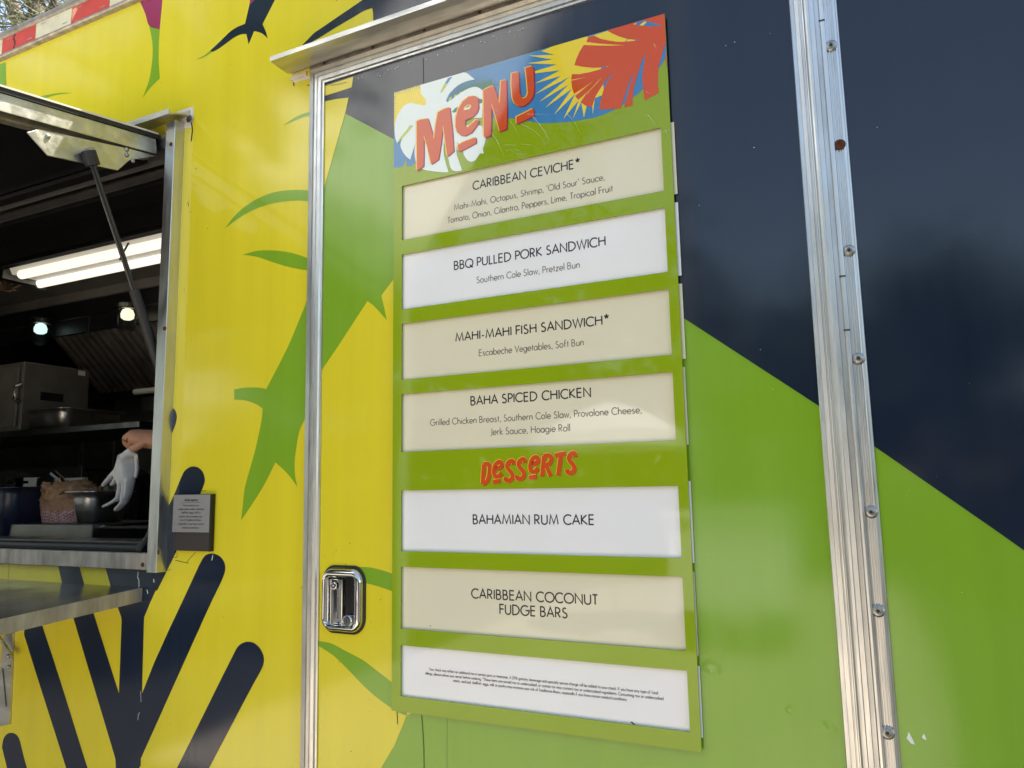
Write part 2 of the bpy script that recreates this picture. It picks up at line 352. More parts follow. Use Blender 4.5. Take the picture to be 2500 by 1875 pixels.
crack(w, 'E', [(1085,1065),(1088,1150)], .001, e2, 'chip_white'); crack(w, 'E', [(1078,1230),(1066,1250),(1064,1290)], .001, e2, 'chip_white')
for i in range(46):
    x, z = random.uniform(-1.3, -.25), random.uniform(1.0, 2.85); s_ = random.uniform(.0005, .0012)
    if x < -.62 and 1.4 < z < 2.6: continue
    w.flat([(x-s_, z), (x, z-s_*1.4), (x+s_, z), (x, z+s_)], e3, 'seam_dark')
for i in range(12):
    x, z = random.uniform(.85, 1.1), random.uniform(1.2, 2.3); s_ = random.uniform(.0003, .0006)
    w.flat([(x-s_, z), (x, z-s_), (x+s_, z), (x, z+s_)], e3, 'chip_white')
obj('body', w, truck, fix=False)

# --- door
d = MB(); DY = -.002
rect(d, -.2, .775, .75, 2.5, DY, 'green_vinyl')
d.flat([(-.1358, 2.4072), (-.0111, 2.3204), (.5688, 1.874), (.7707, 1.711), (.774, 1.709), (.774, 2.499), (-.199, 2.499), (-.199, 2.36)], DY-.0003, 'navy_vinyl')
yel = px('I', [(-120,150)])+px('A', [(1430,900),(1470,910),(1560,890),(1663,880),(1632,1022),(1500,1490)])+px('C', [(1452,172)])+px('C', [(1380,380),(1380,1659)])
d.sheet('P', px('A', [(1430,915),(1470,908),(1560,890),(1663,880),(1632,1022),(1570,1240),(1420,1770)]), DY-.0006, 'yellow_vinyl', False)
d.sheet('A', [(1420,785),(1705,690),(1700,720),(1690,787),(1560,828),(1465,858),(1420,874)], DY-.0006, 'yellow_vinyl', False)
lowy = px('D', [(1040,230),(1075,165),(1188,0)])+px('C', [(1833,1235),(1885,1272),(1930,1320),(2007,1407),(1985,1300),(1958,1185),(2075,1030),(2200,880)])+px('I', [(1300,0),(1300,800),(1078,912),(1040,1010),(970,1180),(850,1382),(600,1800),(200,1800),(240,200)])
d.sheet('P', lowy, DY-.0006, 'yellow_vinyl', False)
d.sheet('J', [(780,440),(960,464),(1100,470),(1250,500),(1430,558),(1560,610),(1560,860),(1430,797),(1250,732),(1040,678),(800,640)], DY-.0009, 'green_vinyl')
d.sheet('I', [(230,232),(290,240),(400,262),(520,325),(680,410),(800,500),(946,612),(1100,760),(1078,912),(1000,878),(946,845),(820,755),(700,650),(560,505),(420,370),(290,285),(230,230)], DY-.0009, 'green_vinyl')
crack(d, 'M', [(480,100),(484,260),(486,440)], .0009, DY-.0012); crack(d, 'I', [(992,876),(996,930),(998,988)], .0016, DY-.0012)
crack(d, 'I', [(1212,900),(1225,1060),(1232,1200),(1236,1420)], .0012, DY-.0012); crack(d, 'I', [(1438,930),(1438,1420)], .0009, DY-.0012, 'seam_light')
crack(d, 'A', [(1500,768),(1570,758),(1645,738)], .0012, DY-.0012)
for i in range(43):                                         # paint flecks under the top frame and lone specks
    if i < 34: x, z = random.uniform(-.1, .3), 2.478-abs(random.gauss(0, .006))
    else: x, z = random.uniform(.58, .76), random.uniform(1.2, 2.4)
    s_ = random.uniform(.0005, .0014)*(1 if i < 34 else .6)
    d.flat([(x-s_*1.5, z), (x, z-s_), (x+s_, z), (x, z+s_)], DY-.0012, 'chip_white')
for i in range(40):
    x, z = random.uniform(-.18, -.03), random.uniform(.98, 1.5); s_ = random.uniform(.0004, .0012)
    d.flat([(x-s_, z), (x, z-s_*1.3), (x+s_, z), (x, z+s_)], DY-.0012, 'seam_dark')
# shallow dents pushed out of the skin
for (x, z) in (on('H', [(820,1225)], DY)[0], on('H', [(1050,1310)], DY)[0], on('H', [(335,975)], DY)[0]):
    rr, hh = (.024, .0010)
    d.lathe([(rr*k/12+.0002, hh*math.exp(-(k/12*2.3)**2)) for k in range(12, -1, -1)], (x, DY-.00002, z), (0, -1, 0), 'green_vinyl', 28)
door = obj('door', d, truck, fix=False)
for p in door.data.polygons:
    if abs(p.normal.y) < .99999: p.use_smooth = True

# --- door frame (extruded aluminium), mitred at the top corner
prof = [(0,0),(0,8),(1.5,10),(12,11),(13,8),(17,8),(18,11),(22.5,11),(23.5,9),(25.5,9),(26.5,11),(33,10),(35,6.5),(39,6),(39.5,0)]
prof = [(u/1000, h/1000) for u, h in prof]
fx0, fxt, fzt = -.2180, -.2287, 2.5290
fr = MB()
fr.sweep(prof, [lambda u, h: (fx0+.003+u, -h, .75), lambda u, h: (fxt+u, -h, fzt-u), lambda u, h: (.80, -h, fzt-u)], 'aluminium')
fr.line([(fx0-.0012+.003, .75), (fxt-.0012, fzt-.03)], .0022, -.0012, 'seam_dark')
obj('door_frame', fr, truck, fix=True)
# --- drip rail above the door: flat flange standing out of the wall with a lip
gp = [(0,0),(-.012,0),(-.0125,-.006),(-.05,-.0062),(-.068,-.005),(-.0685,.005),(-.0665,.0062),(-.0655,-.001),(-.02,-.0025),(-.006,.010),(-.004,.022),(0,.022)]
dr = MB()
zg = 2.5405
dr.sweep([(a, b) for a, b in gp], [lambda a, b: (-.2894, a, zg+b), lambda a, b: (.95, a, zg+b)], 'aluminium_flat')
for k in range(9): dr.lathe([(.004, 0), (.004, .002), (.0015, .003)], (-.19+k*.13, -.004, 2.5365), (0, -1, 0), 'seam_dark', 10)
dr.box(-.232, .95, -.006, -.0008, 2.5275, 2.5405, 'aluminium_dirty')
dr.box(-.2885, -.244, -.004, -.0005, 2.523, 2.5335, 'bare_white')
obj('drip_rail', dr, truck)

# --- door edge trim and piano hinge
def rail_obj(name, pr, xs, mat, parent, z0=.6, z1=2.6):
    mb = MB(); (xb, xt) = xs
    mb.sweep([(a/1000, b/1000) for a, b in pr], [lambda u, h: (xb+u, -h, z0), lambda u, h: (xt+u, -h, z1)], mat)
    return obj(name, mb, parent)
rail_obj('door_edge_trim', [(0,0),(0,7),(1,8),(6.3,8),(6.6,6.6),(13,7.6),(13.6,6),(14.6,6.2),(15.2,8.6),(17.2,8.8),(17.8,7.2),(19.4,7.6),(22,10.6),(24.5,11.6),(28,11.8),(29.2,9.6),(35.5,9.8),(36.2,2.5),(44,2.2),(44,0)], (.7700, .7695), 'aluminium', truck)
hinge = rail_obj('hinge', [(42.3,0),(42.3,9),(44,10.8),(47,11),(50,10.4),(50.8,6.3),(53,6),(53.3,8),(54.8,8),(55.1,5.4),(56.7,5.4),(57,8),(58.3,8),(58.6,5.4),(59.9,5.4),(60.2,8),(61.4,8),(61.7,5.4),(63,5.4),(63.3,8),(64,7.6),(66.5,7),(67.4,5),(69.3,4.4),(70,0)], (.7700, .7695), 'aluminium', truck)
for (x, y) in ((2000,44), (2022.5,675), (2037,806)):
    kn = MB(); p = at(x+27, y, -.011); kn.box(.7695+.0418, .7695+.0508, -.0115, -.010, p.z-.0012, p.z+.0012, 'seam_dark')
    obj('knuckle_joint', kn, hinge)
sc = MB(); sc.lathe([(.0092, 0), (.0088, .0012), (.0068, .0030), (.0036, .0038), (.0030, .0024), (.0005, .0020)], (0, 0, 0), (0, -1, 0), 'zinc', 18)
sc.lathe([(.0026, .0024), (.0024, .0028), (.0003, .0028)], (0, 0, 0), (0, -1, 0), 'black_rubber', 6)
rs = MB(); rs.lathe([(.0088, 0), (.0084, .0014), (.0068, .0028), (.0036, .0036), (.0028, .0020), (.0005, .0018)], (0, 0, 0), (0, -1, 0), 'rust', 18)
first = None
for i, (x, y) in enumerate(((2029,112), (2050,353.6), (2073,612), (2096,875.8), (2127,1250), (2144,1491), (2167.5,1789))):
    p = at(x, y, -.0072); p.y = -.0076
    if i == 1: o = obj('screw', rs, hinge, smooth_=False, label='rusty brown screw'); o.location = p
    elif first is None: first = o = obj('screw', sc, hinge, smooth_=False); o.location = p
    else: dup(first, p, hinge)

# --- door latch
def rr_loop(x0, x1, z0, z1, r, Y, n=8, bul=0.0):
    out = []
    for cx, cz, a in ((x1-r, z1-r, 0), (x0+r, z1-r, 90), (x0+r, z0+r, 180), (x1-r, z0+r, 270)):
        for k in range(n):
            t = rad(a+90*k/(n-1)); x, z = cx+r*math.cos(t), cz+r*math.sin(t)
            z += bul*math.copysign(1, z-(z0+z1)/2)*(1-((x-(x0+x1)/2)/((x1-x0)/2))**2); out.append((x, Y, z))
    return out
def rings(mb, loops, mat, cap=False):
    n = len(loops[0]); V = [p for l in loops for p in l]
    F = [(i*n+k, i*n+(k+1) % n, (i+1)*n+(k+1) % n, (i+1)*n+k) for i in range(len(loops)-1) for k in range(n)]
    if cap: F.append(tuple(range((len(loops)-1)*n, len(loops)*n)))
    mb.add(V, F, mat)
hx = lambda x, y, Y=-.012: on('J', [(x, y)], Y)[0]
bx0, bz1 = hx(478, 500); bx1, bz0 = hx(1003, 1345)
ox0, oz1 = hx(545, 600); ox1, oz0 = hx(900, 1258)
hb_ = MB()
rings(hb_, [rr_loop(bx0-.004, bx1+.004, bz0-.003, bz1+.004, .026, -.0025, 8, .006), rr_loop(bx0-.004, bx1+.004, bz0-.003, bz1+.004, .026, -.0055, 8, .006), rr_loop(bx0-.001, bx1+.001, bz0, bz1+.001, .024, -.006, 8, .005)], 'black_rubber')
rings(hb_, [rr_loop(bx0, bx1, bz0, bz1, .022, -.006, 8, .005), rr_loop(bx0+.001, bx1-.001, bz0+.001, bz1-.001, .021, -.012, 8, .0045), rr_loop(bx0+.004, bx1-.004, bz0+.004, bz1-.004, .018, -.0165, 8, .004),
            rr_loop(bx0+.008, bx1-.009, bz0+.010, bz1-.011, .012, -.0175, 8, .0015), rr_loop(ox0-.002, ox1+.003, oz0-.002, oz1+.002, .004, -.0145, 8), rr_loop(ox0, ox1, oz0, oz1, .003, -.0125, 8), rr_loop(ox0+.001, ox1-.001, oz0+.001, oz1-.001, .003, -.0033, 8)], 'chrome')
rings(hb_, [rr_loop(ox0-.001, ox1+.001, oz0-.001, oz1+.001, .003, -.0038, 8), rr_loop(ox0, ox1, oz0, oz1, .003, -.0039, 8)], 'black_gloss', True)
handle = obj('door_handle', hb_, truck, smooth_=False)
for p in handle.data.polygons: p.use_smooth = True
px0, pz1 = hx(578, 628, -.006); px1, pz0 = hx(765, 1250, -.006)
pd = MB(); zz = [pz0, pz1]
cs = [(0, -.0045), (.0005, -.007), (.004, -.010), (.007, -.0105), (.012, -.0075), (.020, -.0065), (px1-px0-.002, -.0105), (px1-px0, -.010), (px1-px0, -.0045)]
pd.add([(px0+u, y, z) for z in zz for u, y in cs], [(k, k+1, len(cs)+k+1, len(cs)+k) for k in range(len(cs)-1)]+[tuple(range(len(cs))), tuple(range(len(cs), 2*len(cs)))], 'chrome')
sx, sz = hx(632, 722, -.011); pd.lathe([(.0075, 0), (.0075, .0015), (.006, .0026), (.0015, .0026), (.001, .0012)], (sx, -.0088, sz), (0, -1, 0), 'chrome', 18)
obj('paddle', pd, handle, bevel=.0006)
lk = MB(); lx, lz = hx(812, 1200, -.014)
lk.lathe([(.0118, -.010), (.0118, .002), (.0108, .0032), (.0094, .0032), (.0090, .0022), (.0004, .0022)], (lx, -.0125, lz), (0, -1, 0), 'chrome', 24)
lk.box(lx-.0008, lx+.0008, -.0150, -.0146, lz-.0035, lz+.0035, 'black_gloss'); lk.box(lx+.002, ox1+.002, -.0135, .002, oz0-.001, lz+.0115, 'chrome')
obj('lock_cylinder', lk, handle, bevel=.0003)
tab = MB(); tx, tz = hx(768, 912, -.004); tab.box(tx-.0015, tx+.0015, -.0075, -.0036, tz-.010, tz+.010, 'white_plastic'); obj('latch_tongue', tab, handle)

# --- roof rail with reflective tape
rl = MB()
rl.sweep([(0,0),(.012,.001),(.016,.004),(.013,.009),(.013,.060),(.019,.063),(.021,.070),(.019,.0775),(0,.079)], [lambda a, b: (XL, -a, 2.8905+b), lambda a, b: (XR, -a, 2.8905+b)], 'aluminium_dirty')
rail = obj('roof_rail', rl, truck)
for i, x0 in enumerate((-3.36, -3.04, -2.72, -2.40, -2.08, -1.76, -1.563, -1.403, -1.243, -1.084, -.923, -.763, -.60, -.44, -.28, -.12, .04, .2, .36)):
    tp = MB(); x1 = x0+(.32 if x0 < -1.7 else .16); rect(tp, x0, x1-.0006, 2.9015, 2.9485, -.0134, 'tape_red' if i % 2 == 1 else 'tape_white')
    if x0 < -.3:
        for k in range(2):
            xx = x0+.02+k*.1; tp.line([(xx, 2.941-k*.03), (xx+.022, 2.941-k*.03)], .003, -.0136, 'aluminium_dirty')
    if i == 9:
        tp.flat([(x0+.004, 2.908), (x0+.012, 2.92), (x0+.030, 2.941), (x0+.024, 2.9455), (x0+.002, 2.943)], -.0136, 'board_salmon')
    if i == 7: tp.line([(x0+.058, 2.9015), (x0+.063, 2.92), (x0+.054, 2.935), (x0+.060, 2.948)], .007, -.0136, 'seam_dark')
    obj('tape_strip', tp, rail, fix=False, label='red reflective tape strip' if i % 2 == 1 else 'white reflective tape strip')

# --- serving window frame
wf = MB(); h = .028
jp = [(0,0),(0,.027),(.0012,.028),(.030,.028),(.031,.0268),(.031,-.06),(.026,-.06),(.0265,.020),(.004,.021),(.004,0)]   # from the wall edge inwards
wf.sweep(jp, [lambda u, q: (-.6235-u, -q, 1.4235), lambda u, q: (-.6295-u, -q, 2.5)], 'aluminium')
spf = [(0,0),(0,.022),(.001,.0232),(.0365,.0232),(.0375,.022),(.0375,-.10),(.034,-.10),(.034,.0),(.03,.0)]
wf.sweep(spf, [lambda u, q: (WX0-.02, -q, 1.4275+u), lambda u, q: (-.6505, -q, 1.4275+u)], 'aluminium_dirty')
wf.sweep(spf, [lambda u, q: (WX0-.02, -q*.5, 2.482-u), lambda u, q: (-.659, -q*.5, 2.482-u)], 'aluminium_flat')
for (x, y) in (on('K', [(1650,1085)], -.0235)[0], on('K', [(1803,945)], -.0285)[0], on('N', [(1905,1195)], -.0285)[0], on('W', [(1537,560)], -.0285)[0]):
    wf.lathe([(.0055, 0), (.0045, .0015), (.0005, .002)], (x, -.0282 if y > 1.47 else -.0234, y), (0, -1, 0), 'rust', 14)
obj('window_frame', wf, truck)
wd = MB()
cp = [(0,0),(-.012,0),(-.056,-.020),(-.061,-.021),(-.062,-.008),(-.059,-.008),(-.058,-.017),(-.012,.004),(-.002,.016),(0,.016)]
wd.sweep([(a, b) for a, b in cp], [lambda a, b: (WX0-.05, a, 2.5165+b), lambda a, b: (-.612, a, 2.5165+b)], 'aluminium_flat')
wd.lathe([(.004, 0), (.010, .003), (.002, .006)], (-.607, -.004, 2.506), (0, -1, 0), 'seam_dark', 7)
wd.line([(-.606, 2.50), (-.601, 2.478), (-.604, 2.45)], .0035, -.0008, 'seam_dark')
obj('window_drip_cap', wd, truck)
ld = MB(); ld.box(WX0, WX1, .012, .10, 1.476, 1.487, 'dark_steel'); ld.tube([(WX0, -.004, 1.474), (-1.2, -.005, 1.474), (-.70, -.003, 1.474)], .011, 'black_rubber', 10)
ld.tube([(-.705, -.012, 1.47), (-.69, .0, 1.50), (-.684, .01, 1.56)], [.010, .006, .003], 'black_rubber', 8)
obj('sill_gasket', ld, truck)

# --- hatch, propped open
HX = -.695; y0, z0 = -.022, 2.452; a_ = math.atan2(.0625, .39)
ud = Vector((0, -math.cos(a_), -math.sin(a_))); un = Vector((0, -math.sin(a_), math.cos(a_)))
def hp(x, s, n): p = Vector((x, y0, z0))+ud*s+un*n; return tuple(p)
def hbox(mb, x0, x1, s0, s1, n0, n1, mat):
    mb.add([hp(x, s, n) for n in (n0, n1) for s in (s0, s1) for x in (x0, x1)], [(0,2,3,1), (4,5,7,6), (0,1,5,4), (2,6,7,3), (0,4,6,2), (1,3,7,5)], mat)
ht = MB(); HL = 1.0
hbox(ht, WX0+.05, HX-.004, 0, HL, -.022, .014, 'black_gloss')          # core, black underneath
hbox(ht, WX0+.05, HX+.006, .0, HL, .0245, .0285, 'bare_white')         # painted outer skin edge
hatch = obj('hatch', ht, truck)
hs = MB(); hbox(hs, HX-.03, HX+.004, -.008, HL, .0145, .024, 'black_rubber'); obj('hatch_seal', hs, hatch)
hf = MB(); hbox(hf, HX-.030, HX, .004, HL, -.0245, .014, 'aluminium_flat'); hbox(hf, HX-.052, HX-.028, .004, HL, -.030, -.0235, 'aluminium_dirty')
hbox(hf, WX0+.05, HX-.05, -.01, .03, -.034, -.0235, 'dark_paint')
obj('hatch_side_rail', hf, hatch, bevel=.0012)
pl = MB(); X = HX-.004
pts = [atx(x, y, X) for x, y in px('W', [(245,452),(345,425),(1165,600),(1420,668),(1165,705),(1060,797),(435,663)])]
n = len(pts); V = [(X, p.y, p.z) for p in pts]+[(X-.004, p.y, p.z) for p in pts]
pl.add(V, [tuple(range(n)), tuple(reversed(range(n, 2*n)))]+[(i, n+i, n+(i+1) % n, (i+1) % n) for i in range(n)], 'aluminium_flat')
for x, y in px('W', [(432,490), (1140,608), (1140,657), (1195,712)]):
    p = atx(x, y, X); pl.lathe([(.006, 0), (.0055, .002), (.002, .0035)], (X, p.y, p.z), (1, 0, 0), 'zinc', 8)
obj('strut_bracket', pl, hatch, bevel=.001)
# gas strut
st = MB(); T = atx(*px('W', [(800,640)])[0], -.684); Bm = Vector((-.684, .022, 1.86)); dv = (Bm-T).normalized(); Ln = (Bm-T).length
T2 = atx(*px('W', [(835,752)])[0], -.684)
st.tube([T-dv*.004, T+dv*(T2-T).length], .0155, 'black_rubber', 14); st.tube([T, T+dv*Ln*.60], .0062, 'black_gloss', 12)
st.tube([T+dv*Ln*.575, T+dv*Ln*.59, Bm], [.0105, .0115, .0115], 'black_rubber', 14); st.tube([T+Vector((-.02,0,.006)), T+Vector((.012,0,.006))], .006, 'zinc', 10)
obj('gas_strut', st, truck)

# --- fold-down counter
ct = MB(); CX = -.6955
def cz(y): return 1.385+.0655*y
def slab(mb, x0, x1, ya, yb, t0, t1, mat):
    mb.add([(x, y, cz(y)+t) for t in (t0, t1) for y in (ya, yb) for x in (x0, x1)], [(0,2,3,1), (4,5,7,6), (0,1,5,4), (2,6,7,3), (0,4,6,2), (1,3,7,5)], mat)
slab(ct, WX0, CX-.002, -.46, -.002, -.004, 0, 'steel_top')
counter = obj('counter', ct, truck)
lp = MB(); slab(lp, CX-.002, CX, -.46, -.0025, -.0305, .0008, 'aluminium_dirty'); slab(lp, CX-.018, CX-.002, -.46, -.0025, -.0305, -.028, 'aluminium_dirty'); slab(lp, WX0, CX-.002, -.4625, -.46, -.0305, .0008, 'aluminium_flat')
obj('counter_edge', lp, counter, bevel=.0006)
bk = MB(); bp = on('E', [(24,640), (98,620), (68,1320), (-40,1350)], -.006)
bk.prism(bp, -.006, -.0005, 'aluminium_flat')
q0, q1, q2, q3 = on('E', [(-30,620), (0,650), (98,795), (70,815)], -.020)
bk.prism([q0, q1, q2, q3], -.022, -.016, 'aluminium_flat')
for x, y in ((72,795), (28,885)):
    a, b = on('E', [(x, y)], -.02)[0]; bk.lathe([(.005, 0), (.005, .003), (.002, .0045)], (a, -.008 if y > 800 else -.022, b), (0, -1, 0), 'zinc', 12)
bk.line(on('E', [(20,890), (48,1185)], -.0065), .005, -.0065, 'dark_steel')
obj('counter_bracket', bk, truck, bevel=.0006)

# --- interior shell
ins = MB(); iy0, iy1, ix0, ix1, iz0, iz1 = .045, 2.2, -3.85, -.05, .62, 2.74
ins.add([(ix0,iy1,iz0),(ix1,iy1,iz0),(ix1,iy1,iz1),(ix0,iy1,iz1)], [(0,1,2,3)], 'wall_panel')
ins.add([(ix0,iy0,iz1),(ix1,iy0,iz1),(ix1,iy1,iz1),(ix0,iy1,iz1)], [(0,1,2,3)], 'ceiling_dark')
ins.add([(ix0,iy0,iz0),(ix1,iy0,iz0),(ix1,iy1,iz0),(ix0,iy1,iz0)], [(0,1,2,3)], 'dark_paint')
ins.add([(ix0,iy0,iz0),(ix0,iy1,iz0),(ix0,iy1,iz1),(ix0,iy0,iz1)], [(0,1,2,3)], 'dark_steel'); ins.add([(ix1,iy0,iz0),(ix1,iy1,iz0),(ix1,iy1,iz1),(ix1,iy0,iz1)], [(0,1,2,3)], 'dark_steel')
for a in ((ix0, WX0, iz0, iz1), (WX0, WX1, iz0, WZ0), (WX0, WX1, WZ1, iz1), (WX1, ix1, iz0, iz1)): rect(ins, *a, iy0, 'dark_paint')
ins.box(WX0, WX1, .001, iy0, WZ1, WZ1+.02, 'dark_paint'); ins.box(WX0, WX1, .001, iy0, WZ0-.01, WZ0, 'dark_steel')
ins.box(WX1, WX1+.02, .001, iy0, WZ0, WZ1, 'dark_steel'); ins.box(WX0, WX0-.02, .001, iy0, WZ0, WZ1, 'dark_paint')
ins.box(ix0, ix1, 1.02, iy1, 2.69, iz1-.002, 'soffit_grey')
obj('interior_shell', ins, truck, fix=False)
hd = MB(); hd.box(WX0, WX1-.01, .06, .085, 2.415, 2.452, 'dark_steel'); hd.box(WX0, WX1-.01, .085, .13, 2.452, 2.5, 'black_gloss'); obj('header_beam', hd, truck, bevel=.002)
bs = MB(); bs.box(ix0+.01, ix1-.2, .10, .62, .62, 1.44, 'dark_steel'); bs.box(ix0+.01, ix1-.2, .09, .66, 1.44, 1.466, 'dark_steel'); obj('prep_bench', bs, truck, bevel=.002)
fr2 = MB(); fr2.box(ix0+.01, ix1-.2, 1.35, iy1-.01, .62, 1.50, 'dark_steel'); obj('cooking_line', fr2, truck, bevel=.003)

# ================================================================== MENU BOARD
BZ, BW, BH, BF = 1.194, .5679, 1.22, -.012
board = thing('menu_board', (BW/2, -.006, BZ), 'tall glossy lime green menu board with seven white and cream panels on the truck door', 'menu board')
rows = [(1.01318,.89886),(.86938,.75679),(.72797,.61612),(.58778,.47563),(.40232,.28891),(.26006,.14715),(.11752,.02707)]
xl, xr = .0195, .5516
bf = MB()
zs = sorted([BH]+[z for r in rows for z in r]+[0]); T0, T1 = BF, -.0085
def bbox_(x0, x1, za, zb):
    bf.box(x0, x1, T0, T1, BZ+za, BZ+zb, 'board_green')
bnds = [0]+[z for r in reversed(rows) for z in (r[1], r[0])]+[BH]
# one sheet with seven windows, front and window walls only (no overlapping faces)
for i in range(len(bnds)-1):
    za, zb = BZ+bnds[i], BZ+bnds[i+1]
    if i % 2 == 0: bf.flat([(0, za), (BW, za), (BW, zb), (0, zb)], T0, 'board_green')
    else:
        bf.flat([(0, za), (xl, za), (xl, zb), (0, zb)], T0, 'board_green'); bf.flat([(xr, za), (BW, za), (BW, zb), (xr, zb)], T0, 'board_green')
        bf.add([(xl,T0,za),(xr,T0,za),(xr,T0,zb),(xl,T0,zb),(xl,T1,za),(xr,T1,za),(xr,T1,zb),(xl,T1,zb)], [(0,1,5,4),(1,2,6,5),(2,3,7,6),(3,0,4,7)], 'board_green')
bf.add([(0,T0,BZ),(BW,T0,BZ),(BW,T0,BZ+BH),(0,T0,BZ+BH),(0,T1,BZ),(BW,T1,BZ),(BW,T1,BZ+BH),(0,T1,BZ+BH)], [(1,0,4,5),(2,1,5,6),(3,2,6,7),(0,3,7,4)], 'board_green')
frame = obj('face_sheet', bf, board, fix=False)
bb = MB(); bb.box(.002, BW-.003, -.0044, -.0028, BZ+.002, BZ+BH-.002, 'board_back')
for i in range(0, len(bnds)-1, 2):
    a, b = bnds[i]+.009, bnds[i+1]-.009
    if b > a: bb.box(.004, BW-.004, -.0084, -.0045, BZ+a, BZ+b, 'board_back')
obj('backing', bb, board)

# header artwork
art = MB(); F0 = BF
def clip_board(pts):                                            # keep artwork on the sheet
    def cut(P, f, inter):
        out = []
        for i in range(len(P)):
            a, b = P[i], P[(i+1) % len(P)]
            if f(a): out.append(a)
            if f(a) != f(b): out.append(inter(a, b))
        return out
    for ax, lim, sg in ((0, .0004, 1), (0, BW-.0004, -1), (1, BZ+BH-.0004, -1)):
        f = lambda p: (p[ax]-lim)*sg >= 0
        def it(a, b):
            t = (lim-a[ax])/(b[ax]-a[ax]); return tuple(a[k]+(b[k]-a[k])*t for k in range(2))
        pts = cut(pts, f, it)
    return pts
def aw(r, pts, lay, mat, sm=True):
    Y = F0-.00018*lay; q = on(r, pts, Y); q = smooth(q) if sm else q; q = clip_board(q)
    if len(q) > 2: art.flat(q, Y, mat)
blue = px('M', [(60,1180),(60,1500),(115,1500),(190,1495),(235,1470),(262,1390),(280,1490),(370,1450),(700,1000),(1000,895),(1200,862),(1350,860),(1500,865),(1700,893),(1900,925)])+px('R', [(200,1455),(500,1445),(750,1410),(950,1365),(1150,1280),(1380,1130),(1500,1025),(1640,850),(1790,630),(1850,480),(1900,20)])+px('M', [(60,500)])
aw('P', blue, 1, 'board_blue')
aw('M', [(60,520),(460,420),(470,560),(520,650),(525,690),(490,718),(330,690),(210,770),(150,880),(110,1000),(60,960)], 2, 'board_yellow')
for i in range(26):                                            # dark slits round the small sun's rim
    if i < 13: x, y = 120+i*27, 560-i*8.5; aw('M', [(x,y-20),(x+12,y-20),(x+16+i*.4,y+38)], 3, 'board_blue' if i % 3 else 'board_lime', False)
    else: y = 590+(i-13)*27; aw('M', [(90,y),(90,y+11),(160-(i-13)*1.5,y+17)], 3, 'board_blue' if i % 3 else 'board_lime', False)
# palm frond
for i in range(19):
    t = i/18; bx_, by_ = 1235-420*t, 480+150*t*t; ang = rad(-8-62*min(1, t*1.5)-4*t); ln = (250+60*t) if t < .45 else 270-330*(t-.45)
    tx, ty = bx_+ln*math.cos(ang), by_+ln*math.sin(ang)*.9
    q = on('M', [(bx_, by_), ((bx_+tx)/2, (by_+ty)/2-6), (tx, ty)], F0-.00036)
    art.line([p for p in q], .0042-.0016*t, F0-.00036-.000006*i, 'board_teal', taper=True)
for i in range(9):
    x, y = 800+i*62, 640-i*26+(i*i)*.4; aw('M', [(x,y+30),(x+18,y-30-i*5),(x+48,y-42-i*5),(x+30,y+18)], 3+i*.04, 'board_lime' if i < 3 else 'board_teal', False)
white = [(448,470),(450,380),(860,300),(1020,298),(1090,345),(1136,382),(1030,408),(930,455),(860,515),(805,580),(772,655),(790,674),(840,640),(940,565),(1040,505),(1130,478),(1190,490),(1232,525),(1240,620),(1236,690),(1228,868),(1120,876),(1010,902),(1005,955),(1100,965),(1225,968),(1272,1120),(1260,1200),(1240,1265),(1252,1322),(1200,1322),(1150,1400),(1110,1424),(1070,1422),(1030,1390),(1000,1340),(985,1290),(915,1180),(905,1300),(930,1400),(978,1535),(930,1545),(870,1540),(830,1500),(805,1400),(795,1360),(745,1170),(742,1300),(770,1440),(806,1558),(720,1558),(600,1545),(480,1520),(400,1450),(375,1350),(375,1250),(388,1185),(350,1300),(320,1400),(265,1355),(220,1290),(195,1220),(210,1150),(250,1080),(300,1030),(352,980),(340,962),(315,968),(150,1192),(130,1120),(122,1040),(125,960),(150,860),(200,765),(250,710),(330,680),(420,700),(490,718),(522,695),(518,650),(490,610),(455,560)]
aw('M', white, 4, 'board_white')
aw('M', [(800,362),(852,348),(790,440),(720,545),(708,556),(702,545),(730,480)], 5, 'board_blue'); aw('M', [(752,430),(790,435),(720,545),(706,556),(702,540)], 6, 'board_lime')
aw('M', [(330,962),(352,975),(330,1005),(180,1170),(150,1192),(200,1110)], 5, 'board_lime')
aw('M', [(848,790),(890,745),(1200,625),(1235,640),(1230,680),(1100,720),(870,805)], 5, 'board_teal')
